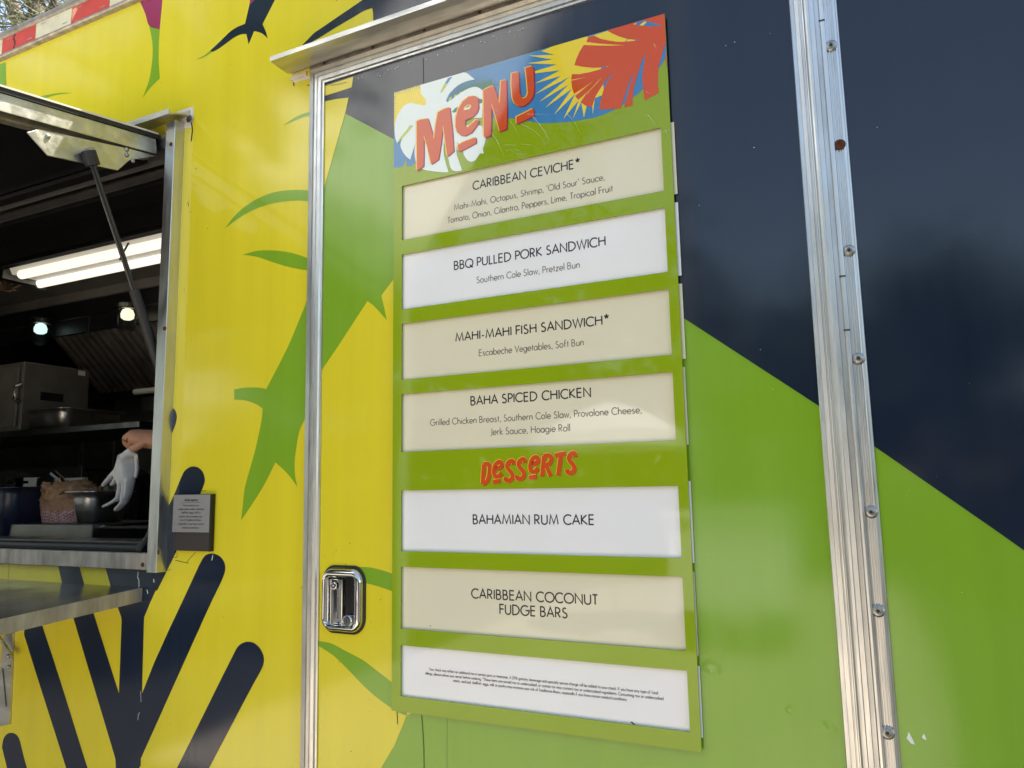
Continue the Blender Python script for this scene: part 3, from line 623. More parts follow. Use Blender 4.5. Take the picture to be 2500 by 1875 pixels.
# big sun and red leaf
sun_ = [(805,365),(700,330),(215,545),(385,590),(60,600),(360,650),(35,697),(415,712),(130,798),(140,825),(455,785),(135,952),(470,855),(135,1090),(575,870),(190,1185),(565,965),(265,1260),(605,1020),(380,1345),(645,1085),(495,1400),(690,1165),(615,1400),(720,1190),(755,1385),(790,1240),(820,1220),(862,1205),(865,1345),(895,1140),(985,1100),(1005,1040),(1000,960),(1060,700),(1460,408),(1400,300),(1200,240)]
aw('R', sun_, 2, 'board_yellow', False)
leaf = [(810,365),(880,345),(960,385),(1060,408),(1180,425),(1270,425),(1370,414),(1462,408),(1390,398),(1300,388),(1200,358),(1110,318),(1058,290),(1100,180),(1500,60),(1785,60),(1795,150),(1802,405),(1745,580),(1700,750),(1692,900),(1692,990),(1703,1070),(1615,1118),(1525,1167),(1502,1020),(1492,850),(1510,720),(1545,568),(1490,660),(1425,870),(1388,1010),(1372,1130),(1368,1232),(1262,1256),(1300,1110),(1345,950),(1388,800),(1340,900),(1290,1050),(1222,1265),(1090,1278),(950,1280),(965,1180),(985,1100),(1005,1030),(1062,910),(1138,803),(1060,880),(1000,960),(950,1035),(905,1110),(880,1180),(858,1248),(790,1242),(710,1190),(745,1140),(785,1080),(860,1005),(935,930),(992,868),(930,925),(860,1000),(770,1085),(683,1162),(640,1108),(760,1010),(880,915),(760,1000),(630,1085),(603,1000),(594,915),(690,895),(780,876),(690,888),(594,905),(601,835),(700,834),(830,810),(970,770),(1068,732),(970,750),(880,755),(740,742),(633,720),(660,640),(700,550),(752,465),(900,472),(1100,474),(1285,468),(1150,462),(950,448),(785,428)]
aw('R', leaf, 3, 'board_orange', False)
aw('R', [(1383,205),(1420,180),(1520,158),(1640,190),(1742,212),(1640,228),(1500,222)], 4, 'board_blue'); aw('R', [(1455,218),(1525,165),(1550,175),(1500,222)], 5, 'board_yellow', False); aw('R', [(1375,205),(1420,182),(1408,206)], 5, 'board_yellow', False)
aw('R', [(1270,424),(1310,390),(1318,392),(1280,424)], 4, 'board_blue', False); aw('R', [(1395,414),(1405,398),(1462,408)], 4, 'board_blue', False); aw('R', [(968,772),(975,748),(1035,736),(1040,745)], 4, 'board_blue', False)
aw('R', [(1790,600),(1785,632),(1795,710),(1822,835),(1850,850),(1800,400)], 4, 'board_orange', False)
for a in ([(1040,742),(1066,728),(1068,734),(1042,748)], [(597,912),(780,876),(597,921)], [(640,1104),(885,912),(645,1116)], [(790,1085),(990,870),(800,1088)]): aw('R', a, 4, 'board_salmon', False)
def art_done(nm):
    global art
    obj(nm, art, frame, fix=False); art = MB()
def letter(r, pts, holes=(), d=(-13, -7), s=(13, 9), base=7, main='board_orange', edge='board_gold', shade='board_purple'):
    aw(r, [(x+s[0], y+s[1]) for x, y in pts], base, shade, False); aw(r, [(x+d[0], y+d[1]) for x, y in pts], base+1, edge, False); aw(r, pts, base+2, main, False)
Mm = [(404,1538),(402,914),(440,895),(545,877),(582,1000),(618,1140),(640,960),(670,800),(735,762),(820,735),(850,1000),(872,1290),(790,1362),(760,1150),(735,955),(712,1180),(678,1395),(586,1460),(540,1250),(490,1085),(492,1300),(488,1480),(412,1538)]
letter('M', Mm)
letter('M', [(1180,640),(1170,608),(1130,592),(1060,602),(985,660),(925,760),(897,870),(892,980),(912,1048),(955,1090),(1018,1098),(1095,1058),(1155,980),(1190,900),(1150,892),(1100,942),(1045,992),(1018,972),(1010,898),(1110,858),(1165,800),(1185,740)])
aw('M', [(994,775),(1000,738),(1050,700),(1088,705),(1092,730),(1072,762),(1030,768)], 10, 'board_gold', False); aw('M', [(1008,765),(1015,742),(1052,710),(1080,714),(1066,756),(1030,764)], 11, 'board_white', False); aw('M', [(1020,745),(1052,712),(1078,716),(1050,735)], 12, 'board_teal', False)
letter('M', [(922,1212),(1000,1170),(1148,1116),(1155,1150),(1152,1190),(960,1292),(928,1285)])
letter('M', [(1250,1095),(1245,525),(1300,490),(1375,462),(1415,580),(1448,690),(1460,540),(1468,402),(1535,388),(1545,800),(1540,1010),(1452,1045),(1400,850),(1345,680),(1345,900),(1338,1095),(1265,1122)])
letter('M', [(1602,308),(1690,286),(1698,430),(1705,560),(1740,625),(1785,612),(1808,560),(1795,400),(1775,238),(1860,212),(1880,240),(1888,500),(1878,590),(1830,665),(1755,720),(1690,728),(1640,690),(1612,620),(1598,450)])
letter('M', [(1662,858),(1780,800),(1872,752),(1884,780),(1882,845),(1760,905),(1665,950)])
for r, pts, wd_ in (('M', [(1350,1060),(1440,1200),(1475,1290),(1525,1390)], .0022), ('M', [(1720,950),(1850,1010),(1960,1100),(2074,1290)], .002), ('M', [(1870,850),(1960,960),(2030,1060),(2120,1220)], .0028), ('M', [(1580,900),(1640,990),(1700,1150)], .0012),
                    ('R', [(545,1340),(640,1450),(735,1630)], .002), ('R', [(1560,1340),(1610,1410),(1670,1490)], .0022), ('M', [(1520,1210),(1620,1215),(1700,1225)], .0016), ('M', [(1530,1280),(1680,1275),(1760,1290)], .0012), ('M', [(1720,1200),(1850,1215),(1960,1260)], .0012), ('R', [(30,1340),(200,1345),(480,1350)], .0016),
                    ('R', [(1640,455),(1660,490),(1680,520)], .003), ('R', [(1540,1055),(1580,1075),(1680,1060)], .0014), ('R', [(1780,1540),(1830,1620)], .002), ('R', [(1800,1520),(1850,1590)], .0014), ('M', [(1400,770),(1460,800),(1540,860)], .0016), ('M', [(1640,1310),(1720,1330),(1800,1320)], .001)):
    Y = F0-.0024; art.line(smooth(on(r, pts, Y), False, 80), wd_, Y+0*1, 'film_crease', taper=True)
art_done('header_artwork')
# DESSERTS lettering, brush strokes
def arc(cx, cy, rx, ry, a0, a1, n=10): return [(cx+rx*math.cos(rad(a0+(a1-a0)*k/n)), cy+ry*math.sin(rad(a0+(a1-a0)*k/n))) for k in range(n+1)]
SS = [(838,400),(832,350),(795,335),(745,365),(722,420),(745,480),(800,545),(822,610),(800,665),(745,690),(698,670),(692,625)]
EE = [(515,468),(575,462),(620,430),(628,390),(600,355),(550,362),(505,420),(485,500),(492,580),(530,615),(580,600),(625,548)]
def sh(p, dx, dy): return [(x+dx, y+dy) for x, y in p]
strokes = [[(303,395),(292,560),(283,745)], [(300,392),(350,388),(395,400),(408,470),(395,600),(365,690),(320,735),(283,748)], EE, [(470,712),(600,695)], SS, sh(SS,207,-32), sh(EE,655,-85), [(1115,638),(1258,615)],
           [(1388,245),(1370,430),(1352,612)], [(1385,250),(1470,238),(1515,270),(1510,340),(1470,390),(1400,412)], [(1425,410),(1465,500),(1512,605)], [(1588,240),(1680,215),(1772,198)], [(1690,225),(1665,420),(1642,592)], sh(SS,1113,-140)]
SW = .0083
for lay, (dx, dy), mt, k in ((1, (7, 6), 'board_maroon', 1.0), (2, (-4, -4), 'board_gold', 1.12), (3, (0, 0), 'board_orange', .95)):
    n_ = 0
    for sk in strokes:
        q = on('S', [(x+dx, y+dy) for x, y in sk], F0-.00018*lay); n_ += 1; art.line(smooth(q, False, 80), SW*k, F0-.00018*lay-.000008*n_, mt)
art_done('section_heading')

# ------------------------------------------------------------------ light geometric lettering drawn as strokes
def cc(cx, cy, r): return arc(cx, cy, r, r, 90, 450, 16)
x_ = .6
GL = {
'A': (.70, [[(0,0),(.35,1),(.70,0)], [(.115,.33),(.585,.33)]]), 'B': (.47, [[(0,0),(0,1),(.2,1)]+arc(.2,.76,.2,.24,90,-90,8)+[(0,.52)], [(.2,.52)]+arc(.21,.26,.26,.26,90,-90,8)+[(0,0)]]),
'C': (.74, [arc(.44,.5,.44,.51,46,314,16)]), 'D': (.68, [[(0,0),(0,1),(.18,1)]+arc(.18,.5,.5,.5,90,-90,12)+[(0,0)]]),
'E': (.44, [[(.44,1),(0,1),(0,0),(.44,0)], [(0,.54),(.42,.54)]]), 'F': (.42, [[(.42,1),(0,1),(0,0)], [(0,.52),(.40,.52)]]),
'G': (.88, [arc(.44,.5,.44,.51,48,360,18)+[(.50,.5)]]), 'H': (.62, [[(0,0),(0,1)], [(.62,0),(.62,1)], [(0,.54),(.62,.54)]]), 'I': (0, [[(0,0),(0,1)]]),
'J': (.18, [[(.18,1),(.18,.02),(.14,-.10),(.0,-.12)]]), 'K': (.56, [[(0,0),(0,1)], [(.50,1),(.02,.5),(.56,0)]]), 'L': (.38, [[(0,1),(0,0),(.38,0)]]),
'M': (.86, [[(0,0),(.13,1),(.43,.08),(.73,1),(.86,0)]]), 'N': (.66, [[(0,0),(0,1),(.66,0),(.66,1)]]), 'O': (.90, [arc(.45,.5,.45,.51,90,450,18)]), 'P': (.44, [[(0,0),(0,1),(.18,1)]+arc(.18,.73,.26,.27,90,-90,8)+[(0,.46)]]),
'Q': (.90, [arc(.45,.5,.45,.51,90,450,18), [(.52,.28),(.88,-.06)]]), 'R': (.47, [[(0,0),(0,1),(.18,1)]+arc(.18,.73,.26,.27,90,-90,8)+[(0,.46)], [(.18,.46),(.47,0)]]),
'S': (.44, [arc(.22,.765,.18,.235,40,225,9)+arc(.21,.25,.23,.255,45,-150,10)]), 'T': (.48, [[(0,1),(.48,1)], [(.24,1),(.24,0)]]), 'U': (.56, [[(0,1),(0,.28)]+arc(.28,.28,.28,.29,180,360,10)+[(.56,1)]]),
'V': (.66, [[(0,1),(.33,0),(.66,1)]]), 'W': (.98, [[(0,1),(.25,0),(.49,1),(.73,0),(.98,1)]]), 'Y': (.6, [[(0,1),(.3,.46),(.6,1)], [(.3,.46),(.3,0)]]),
'a': (.52, [arc(.26,.3,.26,.31,90,450,16), [(.52,.6),(.52,0)]]), 'b': (.52, [[(0,1.06),(0,0)], arc(.26,.3,.26,.31,90,450,16)]), 'c': (.48, [arc(.3,.3,.3,.31,48,312,12)]), 'd': (.52, [arc(.26,.3,.26,.31,90,450,16), [(.52,1.06),(.52,0)]]),
'e': (.52, [[(.0,.30),(.52,.30)]+arc(.26,.3,.26,.31,0,318,14)]), 'f': (.26, [[(.1,0),(.1,.88)]+arc(.25,.90,.15,.16,180,75,5), [(0,.6),(.24,.6)]]),
'g': (.52, [arc(.26,.3,.26,.31,90,450,16), [(.52,.6),(.52,-.04)]+arc(.27,-.04,.25,.26,0,-155,8)]), 'h': (.42, [[(0,1.06),(0,0)], [(0,.33)]+arc(.21,.38,.21,.23,180,0,8)+[(.42,0)]]),
'i': (0, [[(0,.6),(0,0)], [(0,.80),(0,.87)]]), 'k': (.40, [[(0,1.06),(0,0)], [(.36,.6),(.03,.31),(.40,0)]]), 'l': (0, [[(0,1.06),(0,0)]]),
'm': (.72, [[(0,.6),(0,0)], [(0,.36)]+arc(.18,.40,.18,.21,180,0,8)+[(.36,0)], [(.36,.36)]+arc(.54,.40,.18,.21,180,0,8)+[(.72,0)]]), 'n': (.42, [[(0,.6),(0,0)], [(0,.33)]+arc(.21,.38,.21,.23,180,0,8)+[(.42,0)]]),
'o': (.52, [arc(.26,.3,.26,.31,90,450,16)]), 'p': (.52, [[(0,.6),(0,-.3)], arc(.26,.3,.26,.31,90,450,16)]), 'r': (.24, [[(0,.6),(0,0)], [(0,.38)]+arc(.17,.40,.17,.2,180,60,5)]),
's': (.29, [arc(.145,.455,.12,.145,40,225,7)+arc(.14,.155,.15,.16,45,-150,8)]), 't': (.24, [[(.12,.86),(.12,0)], [(0,.6),(.24,.6)]]), 'u': (.42, [[(0,.6),(0,.21)]+arc(.21,.21,.21,.22,180,360,8)+[(.42,.6)], [(.42,.3),(.42,0)]]),
'v': (.42, [[(0,.6),(.21,0),(.42,.6)]]), 'w': (.68, [[(0,.6),(.18,0),(.34,.58),(.50,0),(.68,.6)]]), 'x': (.4, [[(0,.6),(.4,0)], [(.4,.6),(0,0)]]), 'y': (.44, [[(0,.6),(.23,.04)], [(.44,.6),(.10,-.3)]]), 'z': (.36, [[(0,.6),(.36,.6),(0,0),(.36,0)]]),
'2': (.46, [arc(.23,.76,.22,.24,165,-20,8)+[(0,0),(.47,0)]]), '0': (.5, [arc(.25,.5,.25,.5,90,450,16)]), '%': (.8, [cc(.16,.8,.16), cc(.64,.2,.16), [(.62,1),(.18,0)]]),
',': (.06, [[(.06,.08),(0,-.16)]]), '.': (.02, [[(0,.0),(0,.07)]]), '-': (.24, [[(0,.33),(.24,.33)]]), "'": (.06, [[(.06,1.03),(0,.78)]]), '`': (.06, [[(.06,1.03),(0,.78)]]),
'*': (.46, [[(.23,1.14),(.23,.86)], [(.23,.86),(.0,.94)], [(.23,.86),(.46,.94)], [(.23,.86),(.09,.64)], [(.23,.86),(.37,.64)]]), '(': (.14, [arc(.3,.4,.28,.65,130,230,8)]), ')': (.14, [arc(-.14,.4,.28,.65,50,-50,8)]),
}
def write(mb, text, x0, x1, zl, zr, cap, wt, Y, mat):
    """one line of lettering from x0 to x1 with the baseline from zl to zr"""
    x = 0; items = []; rnd = 'ACGOQVWYTacdeogqvwy'
    for i, chh in enumerate(text):
        if chh == ' ': x += .34; continue
        wd_, st_ = GL[chh]; items.append((x, st_)); nx = text[i+1] if i+1 < len(text) else ' '
        gap = .235
        if chh in 'CGOQVWYTAKLPFobcepvwyrtk': gap -= .055
        if nx in 'ACGOQVWYTJocdeagqvwytx': gap -= .05
        x += wd_+gap
        end = x-gap
    k = (x1-x0)/end
    for ox, st_ in items:
        for s_ in st_:
            q = [(x0+(ox+a)*k, zl+(zr-zl)*((ox+a)/end)+b*cap) for a, b in s_]
            cl = len(q) > 6 and (Vector(q[0])-Vector(q[-1])).length < 1e-6
            mb.line(q[:-1] if cl else q, wt, Y, mat, closed=cl)
PY = -.0062                                                   # face of the slide-in panels
def wr(mb, r, a, b, text, caps, wt, mat):
    """baseline start a and end b on sheet r; caps: cap height on that sheet"""
    (ax, az), (bx2, bz2) = on(r, [a, b], PY-.0002)
    (cx_, cz_), = on(r, [((a[0]+b[0])/2, (a[1]+b[1])/2-caps)], PY-.0002); zc = (az+bz2)/2
    write(mb, text, ax, bx2, zc, zc, cz_-zc, wt, PY-.0002, mat)
REG.update(p1=(940,340,2.989), p2=(940,500,2.989), p3=(940,700,2.989), p4=(940,900,2.9105), p5=(940,1160,2.836), p6=(940,1360,2.836), p7=(940,1550,2.765))
TXT = [('p1', [((642,367),(1422,205),'CARIBBEAN CEVICHE*',60)], [((505,516),(1600,298),"Mahi-Mahi, Octopus, Shrimp, `Old Sour' Sauce,",44), ((457,613),(1662,379),'Tomato, Onion, Cilantro, Peppers, Lime, Tropical Fruit',45)]),
       ('p2', [((506,473),(1606,295),'BBQ PULLED PORK SANDWICH',62)], [((670,571),(1419,458),'Southern Cole Slaw, Pretzel Bun',46)]),
       ('p3', [((517,398),(1635,272),'MAHI-MAHI FISH SANDWICH*',62)], [((687,504),(1448,428),'Escabeche Vegetables, Soft Bun',47)]),
       ('p4', [((611,258),(1460,200),'BAHA SPICED CHICKEN',62)], [((322,402),(1822,318),'Grilled Chicken Breast, Southern Cole Slaw, Provolone Cheese,',46), ((752,471),(1313,443),'Jerk Sauce, Hoagie Roll',47)]),
       ('p5', [((611,333),(1446,346),'BAHAMIAN RUM CAKE',64)], []),
       ('p6', [((600,282),(1473,330),'CARIBBEAN COCONUT',65), ((796,394),(1260,420),'FUDGE BARS',66)], []),
       ('p7', [], [((298,241),(1842,400),'Your check may reflect an additional tax in certain ports or itineraries. A 20% gratuity, beverage and specialty service charge will be added to your check. If you have any type of food',19),
                   ((272,268),(1879,438),'allergy, please advise your server before ordering. *These items are served raw or undercooked, or contain (or may contain) raw or undercooked ingredients. Consuming raw or undercooked',19),
                   ((461,318),(1634,445),'meats, seafood, shellfish, eggs, milk or poultry may increase your risk of foodborne illness, especially if you have certain medical conditions.',19)])]
for i, (r, ti, de) in enumerate(TXT):
    za, zb = rows[i]; pm = MB(); wh = i in (1, 4, 6)
    pm.box(.0125, BW+(.0052,.0050,.0050,.0026,.0024,.0014,.0022)[i], PY, PY+.0016, BZ+zb-.0075, BZ+za+.0075, 'panel_white' if wh else 'panel_cream')
    po = obj('menu_panel', pm, board, bevel=.0004, label='white slide-in panel' if wh else 'cream slide-in panel')
    if ti:
        tm = MB()
        for a, b, s_, c_ in ti: wr(tm, r, a, b, s_, c_, .0025, 'ink_black')
        obj('dish_name', tm, po, fix=False)
    if de:
        tm = MB(); sm_ = i == 6
        for a, b, s_, c_ in de: wr(tm, r, a, b, s_, c_, (.00075 if sm_ else .0016), 'ink_black' if sm_ else 'ink_grey')
        obj('description' if not sm_ else 'small_print', tm, po, fix=False)
    if i in (5, 6):
        sp_ = MB(); a = on(r, [(314,476) if i == 5 else (1680,604)], PY-.0002)[0]; sp_.flat([(a[0]-.0015, a[1]), (a[0], a[1]-.0015), (a[0]+.0015, a[1]), (a[0], a[1]+.0015)] if i == 5 else [(a[0]-.006, a[1]+.003), (a[0]+.004, a[1]-.004), (a[0]+.006, a[1]-.003), (a[0]-.003, a[1]+.004)], PY-.0002, 'seam_dark'); obj('dirt_speck', sp_, po, fix=False)

# ================================================================== ADVISORY SIGN
SY = -.012
c1, c2 = on('F', [(410,600), (883,1107)], SY); s3_, s4_ = on('F', [(415,592), (890,1363)], SY+.004)
sign = thing('advisory_sign', ((c1[0]+c2[0])/2, -.004, s4_[1]), 'small grey advisory sign in a dark holder beside the serving window', 'sign')
hm = MB(); hm.box(c1[0]+.001, c2[0]+.0015, SY+.004, -.0012, s4_[1], c1[1]+.001, 'sign_brown'); hm.box(c2[0]+.0015, c2[0]+.0045, SY-.0005, -.0012, s4_[1], c1[1]+.001, 'black_gloss')
obj('holder', hm, sign, bevel=.0006)
pm = MB(); pm.box(c1[0], c2[0], SY, SY+.0035, c2[1], c1[1], 'sign_grey'); plate = obj('plate', pm, sign, bevel=.0004)
tm = MB(); REGY = SY-.0002
def wsign(a, b, text, caps, wt, mat='ink_black'):
    (ax, az), (bx2, bz2) = on('F', [a, b], REGY); (cx_, cz_), = on('F', [((a[0]+b[0])/2, (a[1]+b[1])/2-caps)], REGY); zc = (az+bz2)/2
    write(tm, text, ax, bx2, zc, zc, cz_-zc, wt, REGY, mat)
wsign((555,684), (738,680), 'Advisory', 34, .0016)
tm.line(on('F', [(500,707), (790,697)], REGY), .0006, REGY, 'ink_black')
for y, a, b, s_ in ((752,535,752,'Consuming raw or'), (803,465,822,'undercooked meats, seafood,'), (850,512,772,'shellfish, eggs, milk or'), (902,485,800,'poultry may increase your'), (950,495,785,'risk of foodborne illness,'), (1003,470,815,'especially if you have certain'), (1054,522,755,'medical conditions.')):
    wsign((a, y), (b, y-3), s_, 25, .00075)
obj('lettering', tm, plate, fix=False)

# ================================================================== KITCHEN THINGS
# strip light
fl = thing('strip_light', (-2.0, .9, 2.69), 'long glowing fluorescent strip light on the dark truck ceiling', 'light')
f1 = MB(); f1.box(-2.74, -.9, .74, 1.02, 2.655, 2.738, 'soffit_grey'); f1.box(-2.78, -2.735, .78, 1.0, 2.60, 2.66, 'dark_steel'); f1.box(-2.9, -.9, .695, .705, 2.612, 2.63, 'dark_steel'); f1.box(-2.9, -.9, .705, .74, 2.618, 2.738, 'dark_paint'); obj('housing', f1, fl, bevel=.003)
f2 = MB(); f2.sweep([(.80,.0),(.815,-.028),(.965,-.028),(.985,0)], [lambda a, b: (-2.72, a, 2.652+b), lambda a, b: (-.92, a, 2.652+b)], 'lens_glow'); obj('lens', f2, fl)
first = None
for y in (.822, .955):
    f3 = MB(); f3.tube([(-2.66+(.9 if False else 0)-(y-.82)*.6, y, 2.617), (-.95, y, 2.617)], .021, 'tube_glow', 12)
    obj('tube', f3, fl)
wr_ = MB(); wr_.tube([(-1.90,.80,2.64),(-1.915,.79,2.60),(-1.95,.80,2.575)], .004, 'black_rubber', 6); obj('hanging_clip', wr_, fl)
nest = MB(); random.seed(3)
for i in range(60):
    p = Vector((-2.98+random.gauss(0,.07), .86+random.gauss(0,.04), 2.62+random.gauss(0,.02))); q = p+Vector((random.uniform(-.09,.09), random.uniform(-.03,.03), random.uniform(-.04,.03))); nest.tube([p, q], .003, 'food_brown', 4)
nest.box(-3.1,-2.86,.82,.92,2.635,2.688,'food_brown')
obj('straw_bundle', nest, origin=(-2.98,.86,2.6), label='loose brown straw bundle wedged at the end of the ceiling strip light', category='straw')
# range hood with its jar lamps
hood = thing('range_hood', (-2.7, 1.7, 2.2), 'dark range hood with slanted ribbed grease filters at the back of the kitchen', 'range hood')
k1 = MB(); k1.box(-3.8, -.3, 1.30, 1.32, 2.64, 2.689, 'soffit_grey'); k1.box(-3.8, -.3, 1.34, 1.36, 2.47, 2.66, 'dark_paint'); k1.box(-3.8, -.3, 1.335, 1.345, 2.555, 2.562, 'dark_steel'); k1.box(-3.8, -.3, 1.36, 1.62, 2.60, 2.66, 'black_gloss')
k1.box(-3.8, -.3, 1.93, 1.96, 2.20, 2.27, 'dark_paint'); k1.box(-2.92, -2.90, 1.33, 1.34, 2.44, 2.55, 'dark_steel')
obj('canopy', k1, hood, bevel=.002)
first = None
def filt(x0):
    b_ = MB(); n = 8; wdt = .49/n
    for k in range(n):
        xa = x0+k*wdt
        for (ya, za, yb, zb_) in ((1.60, 2.56, 1.92, 2.25),):
            nx = Vector((0, -.69, -.72))*.016
            for o_, (u0, u1) in ((0, (.04, .96)),):
                A = [Vector((xa+wdt*u, ya, za)) for u in (u0, .25, .75, u1)]; B_ = [Vector((xa+wdt*u, yb, zb_)) for u in (u0, .25, .75, u1)]
                A[1] += nx; A[2] += nx; B_[1] += nx; B_[2] += nx
                b_.add(A+B_, [(j, j+1, 4+j+1, 4+j) for j in range(3)], 'baffle')
    b_.add([(x0,1.608,2.568),(x0+.49,1.608,2.568),(x0+.49,1.928,2.258),(x0,1.928,2.258)], [(0,1,2,3)], 'black_gloss')
    return b_
f0 = obj('grease_filter', filt(0), hood); f0.location = (-3.62, 0, 0)
for k in range(1, 6): dup(f0, (-3.62+k*.5, 0, 0), hood)
def jar(loc, bulb, label):
    t_ = thing('jar_lamp', loc, label, 'lamp', 'jar lamps under the range hood')
    L = Vector(loc)
    c_ = MB(); c_.lathe([(.045, .0), (.052, -.01), (.052, -.03), (.048, -.034)], L, (0,0,1), 'dark_steel', 20); obj('cap', c_, t_, smooth_=False)
    g_ = MB(); g_.lathe([(.042, -.03), (.043, -.05), (.043, -.115), (.036, -.138), (.020, -.150), (.003, -.153)], L, (0,0,1), 'jar_glass', 24); o = obj('glass_jar', g_, t_, smooth_=True)
    b_ = MB(); b_.lathe([(.006, -.032), (.022, -.04), (.029, -.060), (.027, -.080), (.015, -.090), (.003, -.092)], L, (0,0,1), bulb, 20); obj('bulb', b_, t_, smooth_=True)
p1_ = at(101, 776, 1.26); p2_ = at(313, 739, 1.26)
jar((p1_.x, 1.26, p1_.z), 'bulb_cool', 'cool white jar lamp under the range hood, farther left')
jar((p2_.x, 1.26, p2_.z), 'bulb_warm', 'warm yellow jar lamp under the range hood, next to the gas strut')
# wall shelf
shf = MB(); shf.box(-3.7, -1.7, .74, 1.20, 1.852, 1.878, 'dark_steel'); 
shelf = thing('wall_shelf', (-2.6, .97, 1.47), 'long steel shelf on slotted posts above the prep bench', 'shelf')
obj('shelf_board', shf, shelf, bevel=.003)
for x in (-2.64, -2.38, -1.75):
    p_ = MB(); p_.box(x, x+.035, 1.14, 1.18, 1.467, 1.852, 'dark_steel')
    for k in range(9): p_.box(x+.012, x+.022, 1.1385, 1.1399, 1.50+k*.035, 1.52+k*.035, 'black_gloss')
    obj('post', p_, shelf)
# steel cabinet
cx_ = at(60, 882, .78).x; cz1 = at(63, 881.6, .78).z
cab = thing('steel_cabinet', (cx_-.3, .95, 1.878), 'square stainless steel warming cabinet standing on the wall shelf', 'cabinet')
cb = MB(); cb.box(cx_-.62, cx_, .78, 1.09, 1.8785, cz1, 'case_steel'); obj('case', cb, cab, bevel=.006)
dr_ = MB(); dr_.box(cx_-.60, cx_-.018, .768, .779, 1.90, cz1-.02, 'case_steel'); do = obj('cabinet_door', dr_, cab, bevel=.004)
lt = MB(); lt.tube([(cx_-.006,.775,cz1-.10),(cx_-.004,.750,cz1-.115),(cx_-.004,.748,cz1-.17),(cx_-.006,.775,cz1-.185)], .008, 'chrome', 8); obj('latch', lt, cab)
vt = MB(); vt.box(cx_, cx_+.0015, .86, .965, cz1-.165, cz1-.128, 'black_gloss'); obj('vent_slot', vt, cab)
st_ = MB(); st_.box(cx_, cx_+.001, 1.03, 1.065, cz1-.03, cz1-.008, 'white_plastic'); obj('sticker', st_, cab)
def pan(name, x0, x1, ya, yb, z0, z1, label, mat='pan_steel', extra=None, rim=.018, category='pan', group=None):
    mb = MB(); loops = [rr_loop(x0+.012, x1-.012, ya+.012, yb-.012, .03, z0), rr_loop(x0, x1, ya, yb, .035, z1-.02), rr_loop(x0, x1, ya, yb, .035, z1-.004), rr_loop(x0-rim, x1+rim, ya-rim, yb+rim, .04, z1), rr_loop(x0-rim, x1+rim, ya-rim, yb+rim, .04, z1+.004), rr_loop(x0+.003, x1-.003, ya+.003, yb-.003, .033, z1+.003), rr_loop(x0+.014, x1-.014, ya+.014, yb-.014, .03, z0+.006)]
    loops = [[(x, z, y) for x, y, z in l] for l in loops]; rings(mb, loops, mat, True); mb.f.append(tuple(range(len(mb.v)-len(loops)*32, len(mb.v)-len(loops)*32+32))); mb.m.append(0)
    o = obj(name, mb, None if extra else None, origin=((x0+x1)/2, (ya+yb)/2, z0), label=label, category=category)
    for p in o.data.polygons: p.use_smooth = len(p.vertices) == 4
    if group: o['group'] = group
    return o
pz = at(120, 1003, .80); px_ = at(72, 1003, .80).x
pan('food_pan', px_+.02, px_+.28, .77, 1.05, 1.8785, pz.z, 'shiny steel food pan on the wall shelf in front of the cabinet')
# items along the bench
BT = 1.4665
bx = lambda x, y, Y: at(x, y, Y)
q = bx(160, 1203, .22); q2 = bx(232, 1203, .22)
pan('food_pan', q.x+.012, q2.x-.02, .22, .36, BT+.0505, q.z, 'small deep steel food pan beside the heap of chips')
cbd = MB(); cbd.box(-2.3, -1.13, .17, .44, BT+.0005, BT+.0495, 'dark_steel'); obj('steel_riser', cbd, origin=(-1.9,.3,BT), bevel=.003, label='low steel riser on the bench under the basket of chips', category='riser')
la = bx(132, 1158, .30); lb = bx(180, 1203, .27)
lad = MB(); lad.tube([la, (la+lb)/2+Vector((0,0,.004)), lb, lb+(lb-la)*.6], [.013,.012,.008,.006], 'black_gloss', 10); obj('ladle_handle', lad, origin=lb, label='black ladle handle leaning out of the small deep steel pan', category='ladle')
# basket of chips in checked paper
bsk = thing('chip_basket', (bx(115,1270,.24).x, .27, BT+.05), 'heap of brown chips wrapped in red checked paper on the steel riser', 'basket')
cx0, cx1 = bx(68,1270,.22).x, bx(166,1270,.22).x; ztop = bx(110,1180,.27).z
pb = MB(); mid = ((cx0+cx1)/2, .29); rx, ry = (cx1-cx0)/2*.95, .075
def ringp(k, z, seed, jit=.0):
    random.seed(seed); return [(mid[0]+rx*k*math.cos(2*math.pi*i/28)+random.uniform(-jit, jit), mid[1]+ry*k*math.sin(2*math.pi*i/28)+random.uniform(-jit, jit), z+random.uniform(-jit, jit)) for i in range(28)]
rings(pb, [ringp(.92, BT+.0505, 1), ringp(1.0, BT+.075, 2, .002), ringp(.99, BT+.092, 3, .005), ringp(.90, BT+.088, 4, .003)], 'checked_paper', True); obj('checked_paper', pb, bsk)
hp_ = MB(); zz0 = BT+.085
rings(hp_, [ringp(.95, zz0-.02, 5), ringp(1.0, zz0+.02, 6, .004), ringp(.97, zz0+(ztop-zz0)*.55, 7, .006), ringp(.92, zz0+(ztop-zz0)*.8, 8, .008), ringp(.62, ztop, 9, .010), ringp(.2, ztop+.006, 10, .004)], 'food_brown', True); obj('chips', hp_, bsk, smooth_=True)
random.seed(11); cr = MB()
for i in range(70):
    a = random.uniform(0, 6.28); k = random.uniform(.5, 1.0); z = zz0+(ztop-zz0)*random.uniform(.3, 1.05)*(1.15-.25*k); c = Vector((mid[0]+rx*k*math.cos(a), mid[1]+ry*k*math.sin(a), z)); u = Vector((random.gauss(0,1), random.gauss(0,1), random.gauss(0,1))).normalized()*.018; v = u.cross(Vector((random.gauss(0,1), random.gauss(0,1), 1))).normalized()*.014
    cr.add([c-u, c+v, c+u*.9, c-v], [(0,1,2,3)], 'food_brown')
